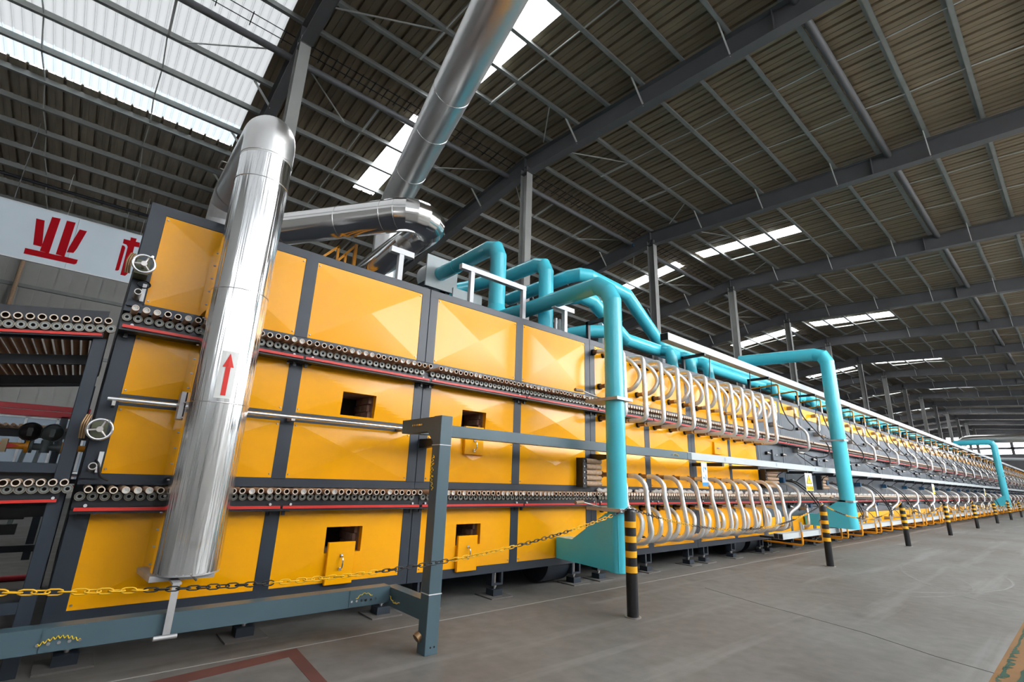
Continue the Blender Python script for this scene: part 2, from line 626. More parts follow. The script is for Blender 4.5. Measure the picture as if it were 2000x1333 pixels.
pm = purlin_mesh()
pm2 = MB().box(0, LB, -0.006, 0.006, 0, 0.2).box(0, LB, -0.07, 0, 0, 0.01).data('purlin', PURL)
npur = 0
for i in range(NB):
    xa = XA + i * LB
    far = MB()
    for y in PY:
        if y < -12.8:
            continue
        vis = not (i == 0 or y < -9)
        if npur < 290 and vis:
            o = obj('purlin', pm, None, ceiling, loc=(xa, y, zr(y, 0.575)))
            npur += 1
        else:
            z = zr(y, 0.575)
            far.box(xa, xa + LB, y - 0.006, y + 0.006, z, z + 0.2).box(xa, xa + LB, y - 0.07, y, z, z + 0.01)
    if far.v:
        obj('purlin_row', far, PURL, ceiling, kind='stuff')
# rafters (I beams) and columns
for i in range(-2, NB - 1):
    x = X0 + i * LB
    mb = MB()
    for (ya, yb) in ((Y_R, YR), (YR, Y_L)):
        for (xa, xb, z0, z1) in ((x - 0.13, x + 0.13, 0, 0.016), (x - 0.006, x + 0.006, 0.016, 0.555), (x - 0.13, x + 0.13, 0.555, 0.571)):
            n = len(mb.v)
            for y in (ya, yb):
                mb.v += [(xa, y, zr(y, z0)), (xb, y, zr(y, z0)), (xb, y, zr(y, z1)), (xa, y, zr(y, z1))]
            for q in ((0, 1, 2, 3), (7, 6, 5, 4), (0, 4, 5, 1), (1, 5, 6, 2), (2, 6, 7, 3), (3, 7, 4, 0)):
                mb.face(tuple(n + k for k in q))
    # stiffener plates
    for y in (YR, -2.0, 12.5):
        mb.box(x - 0.12, x + 0.12, y - 0.008, y + 0.008, zr(y, 0.016), zr(y, 0.555))
    obj('rafter', mb, RAFT, ceiling)
    # fly braces from purlins to the rafter's bottom flange
    if 0 <= i < 12:
        fb = MB()
        for y in (3.3, 1.1, -1.1, -3.3, 7.76, 10.02, 12.28):
            fb.obox((x - 0.55, y, zr(y, 0.59)), (x - 0.06, y, zr(y, 0.01)), 0.06, 0.02, (0, 1, 0))
        objs('fly_brace', fb, ROD, ceiling)
        rb = MB()
        rb.obox((x + 0.25, YR + 0.95, zr(YR, 0.5)), (x + 1.9, YR + 2.26, zr(YR + 2.26, 0.60)), 0.03, 0.02)
        rb.obox((x + 0.25, YR - 1.0, zr(YR, 0.5)), (x + 2.36, YR - 2.2, zr(YR - 2.2, 0.60)), 0.03, 0.02)
        rb.obox((x - 0.25, YR + 0.95, zr(YR, 0.5)), (x - 2.2, YR + 2.26, zr(YR + 2.26, 0.60)), 0.03, 0.02)
        rb.obox((x - 0.25, YR - 1.0, zr(YR, 0.5)), (x - 1.2, YR - 2.2, zr(YR - 2.2, 0.60)), 0.03, 0.02)
        objs('diagonal_brace', rb, ROD, ceiling)
# ridge tube, tie tube, ridge lattice
for i in range(0, NB - 1):
    xa = X0 + (i - 1) * LB if i else XA
    xb = X0 + i * LB
    obj('ridge_tube', MB().tube([(xa, 6.45, zr(6.45, 0.50)), (xb, 6.45, zr(6.45, 0.50))], 0.085, 10), RAFT, ceiling)
    obj('tie_tube', MB().tube([(xa, STRUT_Y, zr(STRUT_Y, 0.5)), (xb, STRUT_Y, zr(STRUT_Y, 0.5))], 0.085, 10), RAFT, ceiling)
    lt = MB()
    for y in (5.95, 6.2):
        lt.obox((xa, y, zr(y, 0.62)), (xb, y, zr(y, 0.62)), 0.015, 0.015)
    for k in range(20):
        xx = xa + (k + 0.5) * (xb - xa) / 20
        lt.obox((xx, 5.9, zr(5.9, 0.62)), (xx, 6.3, zr(6.3, 0.62)), 0.02, 0.02)
    obj('wire_ladder', lt, BLK, ceiling, kind='stuff')
    if i:
        bl = MB()
        xx = xb + 0.45 if i != 2 else xb - 0.15
        bl.tube([(xx, 6.3, zr(6.3, 0.28)), (xx, 6.3, zr(6.3, 0.40))], 0.04, 8)
        bl.tube([(xx, 6.3, zr(6.3, 0.4)), (xx + 0.03, 6.3, zr(6.3, 0.50))], 0.008, 6)
        obj('blue_trolley_hook', bl, BLUE, ceiling, label='small blue hook hanging under the ridge tube')
# tie rods
for i in range(NB - 4):
    for dx in (2.36, 4.56):
        x = XA + i * LB + dx
        mb = MB()
        pr = [(x + (0.02 if k % 2 else -0.02), y, zr(y, 0.64 + (0.03 if k % 2 else -0.03))) for k, y in enumerate([YR - 1.1 * k for k in range(2, 16)])]
        mb.tube(pr, 0.017, 6)
        pr = [(x + (0.02 if k % 2 else -0.02), y, zr(y, 0.64 + (0.03 if k % 2 else -0.03))) for k, y in enumerate([YR + 1.13 * k for k in range(2, 13)])]
        mb.tube(pr, 0.017, 6)
        mb.obox((x, YR - 1.1, zr(YR - 1.1, 0.58)), (x, YR - 2.2, zr(YR - 2.2, 0.60)), 0.05, 0.05)
        mb.obox((x, YR + 1.13, zr(YR + 1.13, 0.58)), (x, YR + 2.26, zr(YR + 2.26, 0.60)), 0.05, 0.05)
        objs('tie_rod', mb, ROD, ceiling)
# columns along the ridge
clab = ['grey steel column mostly hidden behind the bright upright duct at left',
        'grey steel column rising behind the first blue riser pipe, nearest in clear view',
        'second clear grey steel column, beside the first skylight on its right',
        'pale grey steel column just left of the second blue goal-shaped pipe',
        'dark grey steel column rising behind the level arm of the second blue pipe',
        'pale grey steel column right behind the corner of the second blue pipe',
        'dark grey steel column first to the right of the second blue pipe',
        'pale grey steel column second to the right of the second blue pipe']
for i in range(0, NB - 2):
    x = X0 + i * LB
    mb = MB()
    h = ZB + 0.2
    mb.box(x - 0.12, x + 0.12, YR - 0.145, YR - 0.13, 0, h).box(x - 0.12, x + 0.12, YR + 0.13, YR + 0.145, 0, h).box(x - 0.007, x + 0.007, YR - 0.13, YR + 0.13, 0, h)
    t = thing('steel_column', clab[i] if i < len(clab) else 'grey steel column far down the hall behind the kiln', 'column', (0, 0, 0),
              None if i < len(clab) else 'far columns behind the kiln')
    obj('shaft', mb, COLM, t)
    obj('base_plate', MB().box(x - 0.25, x + 0.25, YR - 0.3, YR + 0.3, 0, 0.03), COLM, t)
    obj('cap_plate', MB().box(x - 0.13, x + 0.13, YR - 0.16, YR + 0.16, h - 0.22, h - 0.19).box(x - 0.13, x + 0.13, YR - 0.16, YR + 0.16, h - 0.02, h), RAFT, t)

# ---------------- walls
YW = 20.5
wl = bpy.data.objects.new('wall_left', None)
C.objects.link(wl)
wl['kind'] = 'structure'
mb = MB()
ztop = zr(YW, 0.7)
n = int((XE - XA) / 0.45)
for k in range(n):
    xa = XA + (XE - XA) * k / n
    xb = XA + (XE - XA) * (k + 1) / n
    mb.box(xa, xb - 0.06, YW, YW + 0.05, 2.85, ztop)
    mb.box(xb - 0.06, xb, YW + 0.035, YW + 0.06, 2.85, ztop)
obj('cladding', mb, WALL, wl)
obj('low_wall', MB().box(XA, XE, YW, YW + 0.2, 0, 0.55), WALL, wl)
gm = MB()
for z in (7.55, 2.9, 5.2):
    gm.box(XA, XE, YW - 0.12, YW - 0.04, z, z + 0.13)
objs('girt', gm, PURL, wl)
wm = MB()
x = XA
while x < 40:
    wm.box(x, x + 0.07, YW + 0.0, YW + 0.08, 0.55, 2.85)
    x += 0.85
for z in (0.55, 1.7, 2.8):
    wm.box(XA, 40, YW, YW + 0.06, z, z + 0.05)
objs('window_mullion', wm, WHT, wl)
obj('window_pane', MB().box(XA, 40, YW + 0.03, YW + 0.035, 0.55, 2.85), PANE, wl)
obj('cladding_below', MB().box(40, XE, YW, YW + 0.05, 0.55, 2.85), WALL, wl)
for k in range(-2, 4):
    x = X0 + k * LB
    obj('wall_column', MB().box(x - 0.12, x + 0.12, YW - 0.55, YW - 0.05, 0, ztop), RAFT, wl)
obj('downspout', MB().tube([(-3.05, YW - 0.3, 0.0), (-3.05, YW - 0.3, 8.6)], 0.07, 10), CER, wl, label='slim beige downpipe on the far wall')
# right-hand wall, behind the camera: solid base, long window band
wr = bpy.data.objects.new('wall_right', None)
C.objects.link(wr)
wr['kind'] = 'structure'
XW0, XW1 = 8.0, 30.0     # clear window band; frosted panes added either side as fill light
obj('low_wall', MB().box(XA - 2, XE, -13.2, -13, 0, 4.5), WALLW, wr)
obj('header', MB().box(XA - 2, XE, -13.2, -13, 9.2, zr(-13, 0.9)), WALLW, wr)
mm = MB()
x = XW0
while x < XE:
    mm.box(x, x + 0.18, -13.2, -13.0, 4.5, 9.2)
    x += LB / 2
objs('window_post', mm, RAFT, wr)
obj('added_fill_pane', MB().box(XW1, XE, -13.12, -13.1, 4.5, 9.2), FILL_FROST, wr)  # added to light the far run, dimmer to keep reflections weak
obj('added_fill_pane', MB().box(XA - 2, XW0, -13.12, -13.1, 4.5, 9.2), FILL_FROST, wr)  # added as fill light for the left end
# end walls
we = bpy.data.objects.new('wall_back', None)
C.objects.link(we)
we['kind'] = 'structure'
obj('cladding', MB().box(XE, XE + 0.1, -13, YW, 0, 7.3).box(XE, XE + 0.1, -13, YW, 10.0, 11.6), RAFT, we)
mm = MB()
y = -13
while y < YW:
    mm.box(XE, XE + 0.15, y, y + 0.35, 7.3, 10.0)
    y += 1.9
for z in (8.0, 9.0):
    mm.box(XE, XE + 0.12, -13, YW, z, z + 0.35)
objs('window_mullion', mm, RAFT, we)
wf = bpy.data.objects.new('wall_front', None)
C.objects.link(wf)
wf['kind'] = 'structure'
obj('cladding', MB().box(XA - 0.1, XA, -13, YW, 0, 11.5), WALL, wf)

# ================================================================== KILN
ZT, ZBm = 3.30, 0.245
ROWS = [(2.456, 3.214), (1.761, 2.217), (1.200, 1.678), (0.334, 0.964)]
NICHE = {}


def panel_mb(x0, x1, z0, z1, apex=0.024, hole=None, mi=0):
    """folded sheet panel: edge turned back, four facets rising to a centre point; a hole leaves a framed opening"""
    mb = MB()
    ye, yb = 0.004, 0.03
    e = [(x0, ye, z0), (x1, ye, z0), (x1, ye, z1), (x0, ye, z1)]
    k = [(x0, yb, z0), (x1, yb, z0), (x1, yb, z1), (x0, yb, z1)]
    for i in range(4):
        j = (i + 1) % 4
        mb.quad(k[i], k[j], e[j], e[i])
    cx, cz = (x0 + x1) / 2, (z0 + z1) / 2
    if not hole:
        c = (cx, ye - apex, cz)
        for i in range(4):
            j = (i + 1) % 4
            mb.poly([e[i], e[j], c])
        return mb

    def hh(x, z):
        u = min((x - x0) / (cx - x0), (x1 - x) / (x1 - cx), (z - z0) / (cz - z0), (z1 - z) / (z1 - cz))
        return ye - apex * max(0, min(1, u))
    a0, a1, b0, b1 = hole
    xs = sorted({x0, a0, a1, x1, cx})
    # facets cut around the opening on a fine grid
    NX, NZ = 24, 16
    gx = sorted(set([x0 + (x1 - x0) * i / NX for i in range(NX + 1)] + [a0, a1]))
    gz = sorted(set([z0 + (z1 - z0) * i / NZ for i in range(NZ + 1)] + [b0, b1]))
    for i in range(len(gx) - 1):
        for j in range(len(gz) - 1):
            mx, mz = (gx[i] + gx[i + 1]) / 2, (gz[j] + gz[j + 1]) / 2
            if a0 < mx < a1 and b0 < mz < b1:
                continue
            q = [(gx[i], gz[j]), (gx[i + 1], gz[j]), (gx[i + 1], gz[j + 1]), (gx[i], gz[j + 1])]
            mb.quad(*[(p, hh(p, r), r) for p, r in q])
    for (p, q) in (((a0, b0), (a1, b0)), ((a1, b0), (a1, b1)), ((a1, b1), (a0, b1)), ((a0, b1), (a0, b0))):
        mb.quad((p[0], hh(*p), p[1]), (q[0], hh(*q), q[1]), (q[0], 0.05, q[1]), (p[0], 0.05, p[1]))
    return mb


def screws_mb(x0, x1, z0, z1):
    mb = MB()
    for sx, sz in ((x0 + 0.03, z0 + 0.03), (x1 - 0.03, z0 + 0.03), (x1 - 0.03, z1 - 0.03), (x0 + 0.03, z1 - 0.03)):
        mb.tube([(sx, 0.006, sz), (sx, -0.008, sz)], [0.009, 0.006], 6)
    return mb


# roller parts shared by every section
def roller_mesh(plug, length):
    mb = MB()
    n = 12
    r, ri = 0.0225, 0.0165
    mb.tube([(0, 0, 0), (0, length, 0)], r, n, caps=False, mi=0)
    mb.ring((0, 0, 0), (0, -1, 0), ri, r, n, 1)
    mb.tube([(0, 0, 0), (0, 0.04, 0)], ri, n, caps=False, mi=2)
    b = len(mb.v)
    yy = 0.006 if plug else 0.04
    for k in range(n):
        a = 2 * PI * k / n
        mb.v.append((ri * math.cos(a), yy, ri * math.sin(a)))
    mb.face(tuple(range(b, b + n)), False, 3 if plug else 2)
    return mb.data('ceramic_roller', [CER, CERR, CERD, WOOL])


def bearing_mesh():
    mb = MB()
    n = 14
    mb.tube([(0, 0, 0), (0, 0.03, 0)], 0.029, n, caps=False)
    mb.ring((0, 0, 0), (0, -1, 0), 0.0235, 0.029, n, 0)
    mb.ring((0, 0.002, 0), (0, -1, 0), 0.0215, 0.0235, n, 2)
    mb.ring((0, 0, 0), (0, -1, 0), 0.011, 0.0215, n, 1)
    mb.tube([(0, 0, 0), (0, 0.012, 0)], 0.011, 8, caps=False, mi=2)
    mb.ring((0, 0.012, 0), (0, -1, 0), 0.0, 0.011, 8, 2)
    return mb.data('bearing', [BEAR, BEARS, HOLE])


ROLL = [roller_mesh(False, 0.52), roller_mesh(True, 0.52)]
BRG = bearing_mesh()
ROLL_L = [roller_mesh(False, 2.9), roller_mesh(True, 2.9)]
PITCH = 0.0658
LEV = [(2.355, 2.303, 2.238), (1.098, 1.052, 0.978)]   # roller axis, bearing axis, red strip


def rail(parent, L, lev, near, first=True):
    zt, zb, zs = LEV[lev]
    mb = MB()
    mb.box(0.0, L, -0.10, -0.085, zs - 0.01, zb + 0.012)          # front plate
    mb.box(0.0, L, -0.135, -0.02, zs - 0.035, zs - 0.016)         # lower lip
    mb.box(0.0, L, -0.085, 0.02, zs - 0.016, zs - 0.004)
    rl = obj('roller_rail', mb, BLK, parent)
    rs = MB().box(0.015, L / 2 - 0.01, -0.15, -0.134, zs - 0.018, zs + 0.004).box(L / 2 + 0.01, L - 0.015, -0.15, -0.134, zs - 0.018, zs + 0.004)
    obj('red_strip', rs, RED, rl)
    bt = MB()
    for xx in (0.07, L / 2 - 0.08, L / 2 + 0.08, L - 0.07):
        bt.tube([(xx, -0.10, zs + 0.014), (xx, -0.118, zs + 0.014)], 0.0105, 8)
    obj('white_bolt', bt, WHT, rl, kind='stuff')
    bk = MB()
    for xx in (0.05, L / 2 - 0.05, L / 2 + 0.05, L - 0.05):
        bk.box(xx - 0.05, xx + 0.05, -0.05, 0.0, zs - 0.045, zs - 0.034).box(xx - 0.012, xx + 0.012, -0.06, -0.04, zs - 0.075, zs - 0.034)
    obj('rail_bracket', bk, BLK, rl, kind='stuff')
    n = int(L / PITCH)
    if near:
        for k in range(n):
            xx = 0.03 + (L - 0.06) * (k + 0.5) / n
            obj('ceramic_roller', ROLL[1 if random.random() < 0.33 else 0], None, rl, loc=(xx, -0.225 + random.uniform(-0.012, 0.008), zt + random.uniform(-0.002, 0.002)))
            obj('bearing', BRG, None, rl, loc=(xx - 0.5 * L / n, -0.128, zb))
    else:
        st = MB()
        for k in range(n):
            xx = 0.03 + (L - 0.06) * (k + 0.5) / n
            st.tube([(xx, -0.205, zt), (xx, 0.02, zt)], 0.0225, 8, caps=True, mi=0, capmi=1)
        obj('ceramic_rollers', st, [CER, CERR], rl, kind='stuff')
        st = MB()
        for k in range(n):
            xx = 0.03 + (L - 0.06) * k / n
            st.tube([(xx, -0.128, zb), (xx, -0.1, zb)], 0.028, 8, caps=True)
        obj('bearings', st, [BEAR], rl, kind='stuff')
    return rl


def foot(parent, x, y=0.06):
    mb = MB()
    mb.box(x - 0.08, x - 0.055, y - 0.05, y + 0.05, 0.13, ZBm).box(x + 0.055, x + 0.08, y - 0.05, y + 0.05, 0.13, ZBm)
    mb.box(x - 0.08, x + 0.08, y - 0.05, y + 0.05, 0.115, 0.135)
    f = obj('jack_foot', mb, FRM, parent)
    obj('threaded_rod', MB().tube([(x, y, 0.06), (x, y, ZBm)], 0.014, 8).tube([(x, y, 0.09), (x, y, 0.112)], 0.024, 6), STEEL, f)
    obj('foot_block', MB().box(x - 0.065, x + 0.065, y - 0.065, y + 0.065, 0.012, 0.075), FRM, f)
    obj('floor_plate', MB().box(x - 0.15, x + 0.15, y - 0.15, y + 0.15, 0, 0.012), DIRT, f)


def frame_part(parent, L, divs, rows, mname=FRM):
    """slate steel frame: uprights at the ends and at each divider, rails between the rows"""
    mb = MB()
    D = 0.10
    mb.box(0, L, 0, D, 3.214, ZT, bev=0.004)
    mb.box(0, L, 0, D, ZBm, 0.334, bev=0.004)
    for zz0, zz1 in ((2.217, 2.456), (0.964, 1.200)):
        mb.box(0, L, 0.022, D, zz0 - 0.0, zz0 + 0.05).box(0, L, 0.004, D, zz1 - 0.075, zz1)
    mb.box(0, L, 0.002, D, 1.678, 1.761)
    for (a, b) in divs:
        for (z0, z1) in ((2.456, 3.214), (1.2, 2.217), (0.334, 0.964)):
            mb.box(a, b, 0, D, z0 - 0.01, z1 + 0.01, bev=0.004)
    return obj('steel_frame', mb, mname, parent)


def handle_mb(x, z, vertical=True, L=0.10):
    mb = MB()
    h = L / 2
    if vertical:
        mb.tube(fillet([(x, -0.05, z - h), (x, -0.085, z - h * 0.8), (x, -0.095, z), (x, -0.085, z + h * 0.8), (x, -0.05, z + h)], 0.03), 0.0075, 8)
        mb.box(x - 0.013, x + 0.013, -0.056, -0.05, z - h - 0.012, z - h + 0.014).box(x - 0.013, x + 0.013, -0.056, -0.05, z + h - 0.014, z + h + 0.012)
    else:
        mb.tube(fillet([(x - h, -0.05, z), (x - h * 0.8, -0.085, z), (x + h * 0.8, -0.085, z), (x + h, -0.05, z)], 0.03), 0.008, 8)
    return mb


def niche(parent, a0, a1, b0, b1):
    n0 = MB()
    y0, y1 = 0.05, 0.42
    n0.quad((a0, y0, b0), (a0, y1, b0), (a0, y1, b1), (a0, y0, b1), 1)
    n0.quad((a1, y0, b0), (a1, y0, b1), (a1, y1, b1), (a1, y1, b0))
    n0.quad((a0, y0, b1), (a0, y1, b1), (a1, y1, b1), (a1, y0, b1))
    n0.quad((a0, y0, b0), (a1, y0, b0), (a1, y1, b0), (a0, y1, b0))
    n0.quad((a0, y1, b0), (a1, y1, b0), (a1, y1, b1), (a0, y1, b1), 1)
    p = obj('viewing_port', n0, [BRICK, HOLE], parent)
    for k in range(3):
        for j in range(2):
            z0 = b0 + (b1 - b0) * k / 3
            ya = 0.09 + j * 0.155 + (0.03 if k % 2 else 0)
            mb = MB().box(a1 - 0.03, a1 - 0.001, ya, ya + 0.15, z0 + 0.004, z0 + (b1 - b0) / 3 - 0.004)
            obj('brick', mb, BRICK, p)
    return p


YBODY = 3.1


def body(parent, L):
    obj('kiln_body', MB().box(0.0, L, 0.5, YBODY, 0.30, 3.28).box(0, L, 0.1, 0.5, 2.42, 3.2).box(0, L, 0.1, 0.5, 0.3, 0.5), BODY, parent)
    obj('back_liner', MB().box(0, L, 0.44, 0.5, 0.3, 3.2), BODY, parent)


def yellow_section(x0, x1, panels, holes, label, near, feet):
    L = x1 - x0
    t = thing('kiln_section', label, 'kiln', (x0, 0, 0))
    divs = []
    edges = [0] + [v - x0 for p in panels for v in p] + [L]
    divs.append((0.0, edges[1] + 0.012))
    divs.append((edges[2] - 0.012, edges[3] + 0.012))
    divs.append((edges[4] - 0.012, L - 0.003))
    frame_part(t, L - 0.004, divs, ROWS)
    body(t, L)
    for pi, (a, b) in enumerate(panels):
        for ri, (z0, z1) in enumerate(ROWS):
            h = holes.get((pi, ri))
            hl = (h[0] - x0, h[1] - x0, h[2], h[3]) if h else None
            o = obj('panel', panel_mb(a - x0, b - x0, z0, z1, 0.026 if ri == 0 else 0.022, hl), YEL, t)
            obj('corner_screw', screws_mb(a - x0, b - x0, z0, z1), STEEL, o, kind='stuff')
            if h:
                niche(t, *hl)
    for lev in (0, 1):
        rail(t, L - 0.004, lev, near)
    for f in feet:
        foot(t, f - x0)
    return t


s1 = yellow_section(0.03, 2.64, [(0.131, 1.269), (1.363, 2.545)],
                    {(1, 1): (1.775, 2.115, 1.785, 2.005), (1, 3): (1.785, 2.12, 0.575, 0.79)},
                    'yellow kiln section at the left end, behind the bright upright duct', True, [0.2, 1.25, 2.42])
s2 = yellow_section(2.64, 5.395, [(2.735, 3.954), (4.054, 5.292)],
                    {(0, 1): (3.165, 3.505, 1.785, 1.99), (0, 3): (3.175, 3.50, 0.56, 0.77)},
                    'yellow kiln section behind the slate upright post, second from the left end', True, [2.85, 3.79, 5.1])
s3 = yellow_section(5.395, 8.135, [(5.497, 6.72), (6.84, 8.03)], {}, 'yellow kiln section with silver hoses just right of the first blue downpipe', False, [5.6, 6.7, 7.9])
s4 = yellow_section(8.135, 10.86, [(8.25, 9.51), (9.59, 10.77)], {}, 'last all-yellow kiln section, its silver hoses next to the grey panels', False, [8.4, 9.4, 10.6])

# loose slide doors of the viewing ports
for (a, b, z0, z1, par, x0, hz) in ((1.81, 2.055, 0.32, 0.665, s1, 0.03, 0.50), (3.19, 3.445, 0.305, 0.655, s2, 2.64, 0.49), (3.2, 3.46, 1.50, 1.81, s2, 2.64, 1.60)):
    d = obj('slide_door', MB().box(a - x0, b - x0, -0.045, -0.012, z0, z1, bev=0.004), YEL, par)
    obj('handle', handle_mb((a + b) / 2 - x0, hz, True, 0.11), CHR, d)
# small hatch doors in the hosed sections
for par, x0, (hx, hz) in ((s4, 8.135, (9.0, 1.93)), (s4, 8.135, (8.9, 0.63))):
    d = obj('hatch_door', MB().box(hx - x0 - 0.13, hx - x0 + 0.13, -0.05, -0.01, hz - 0.11, hz + 0.11, bev=0.004), YEL, par)
    obj('handle', handle_mb(hx - x0, hz, False, 0.08), CHR, d)

# silver flexible hoses on the two hosed sections
ZST = {0: 3.11, 1: 2.61, 2: 2.14, 3: 1.355, 4: 0.895, 5: 0.455}


def stub(par, x0, x, z, L):
    o = obj('burner_sleeve', MB().tube([(x - x0, 0.0, z), (x - x0, -L, z)], 0.031, 12), STUB, par)
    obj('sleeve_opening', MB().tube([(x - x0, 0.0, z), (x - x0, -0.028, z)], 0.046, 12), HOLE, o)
    return o


rnd = random.Random(3)
for k in range(12):
    x = 5.60 + 0.465 * k
    if x > 10.75:
        continue
    par, x0 = (s3, 5.395) if x < 8.135 - 0.02 else (s4, 8.135)
    j = lambda s=0.02: rnd.uniform(-s, s)
    stub(par, x0, x + 0.10, ZST[0], 0.12)
    stub(par, x0, x - 0.13, ZST[0], 0.10)
    stub(par, x0, x, ZST[1], 0.16)
    stub(par, x0, x, ZST[2], 0.2)
    stub(par, x0, x, ZST[3], 0.17)
    stub(par, x0, x, ZST[4], 0.14)
    stub(par, x0, x - 0.10, ZST[5], 0.08)
    stub(par, x0, x + 0.03, ZST[5], 0.10)
    xl = x - x0
    h = MB().tube(fillet([(xl + 0.10, -0.1, 3.11), (xl + 0.08 + j(), -0.40 + j(), 3.12), (xl + 0.03 + j(), -0.45 + j(), 2.14), (xl, -0.15, 2.14)], 0.11, 5), 0.034, 12)
    obj('flexible_hose', h, HOSE, par)
    h = MB().tube(smoothpath([(xl - 0.13, -0.08, 3.11), (xl - 0.08, -0.2, 3.09), (xl - 0.02 + j(), -0.33, 2.96), (xl + 0.03 + j(), -0.37, 2.80), (xl + j(), -0.32, 2.66), (xl, -0.22, 2.61), (xl, -0.13, 2.61)], 4), 0.034, 12)
    obj('flexible_hose', h, HOSE, par)
    h = MB().tube(smoothpath([(xl, -0.15, 1.355), (xl, -0.28, 1.345), (xl + j(), -0.40, 1.24), (xl + 0.01 + j(), -0.42, 1.05), (xl + 0.03 + j(), -0.45, 0.80), (xl + 0.05, -0.45, 0.60), (xl + 0.04, -0.36, 0.48), (xl + 0.03, -0.2, 0.455), (xl + 0.03, -0.08, 0.455)], 4), 0.034, 12)
    obj('flexible_hose', h, HOSE, par)
    h = MB().tube(smoothpath([(xl, -0.12, 0.895), (xl, -0.22, 0.88), (xl - 0.02 + j(), -0.33, 0.80), (xl - 0.03, -0.36, 0.68), (xl - 0.06 + j(), -0.32, 0.54), (xl - 0.10, -0.2, 0.46), (xl - 0.10, -0.06, 0.455)], 4), 0.034, 12)
    obj('flexible_hose', h, HOSE, par)
# fibre wool strips above the lower rollers, rod bundles in racks
for par, L in ((s3, 2.74), (s4, 2.72)):
    for k in range(6):
        xx = 0.1 + k * 0.44
        mb = MB()
        pts = []
        for q in range(9):
            pts.append((xx + 0.045 * q, -0.015, 1.135 + 0.012 * math.sin(q * 1.7 + k)))
        mb.tube(pts, [0.018] + [0.03] * 7 + [0.018], 8)
        obj('fibre_wool', mb, WOOL, par)


def rod_rack(x, z, label, n=5, length=0.3):
    t = thing('rod_rack', label, 'rack', (x, -0.1, z))
    mb = MB().box(0, 0.075, -0.02, 0.10, -0.19, 0.19)
    r = obj('holder_block', mb, BLK, t)
    bt = MB()
    for k in range(n):
        zz = 0.15 - k * 0.073
        bt.tube([(0.02, -0.02, zz), (0.02, -0.032, zz)], 0.011, 6)
    obj('bolt', bt, STEEL, r, kind='stuff')
    for k in range(n):
        zz = 0.15 - k * 0.073
        mb = MB().tube([(0.07, 0.0, zz), (0.07 + length, -0.01, zz)], 0.034, 12, caps=False, mi=0)
        mb.ring((0.07 + length, -0.01, zz), (1, 0, 0), 0.024, 0.034, 12, 1)
        mb.tube([(0.07 + length, -0.01, zz), (0.07 + length - 0.05, -0.01, zz)], 0.024, 12, caps=False, mi=2)
        mb.ring((0.07 + length - 0.05, -0.01, zz), (1, 0, 0), 0.0, 0.024, 12, 2)
        obj('spare_rod', mb, [CER, CERR, CERD], t)
    return t


rod_rack(5.09, 1.37, 'rack of five short tan rods left of the first blue downpipe')
rod_rack(10.8, 1.43, 'rack of tan rods on the grey panel beside the last yellow panel', 5, 0.55)
rod_rack(14.05, 1.43, 'rack of tan rods half hidden behind the yellow warning triangle', 5, 0.40)

# ---------------- grey kiln sections
GL = 2.735
GX = 10.86


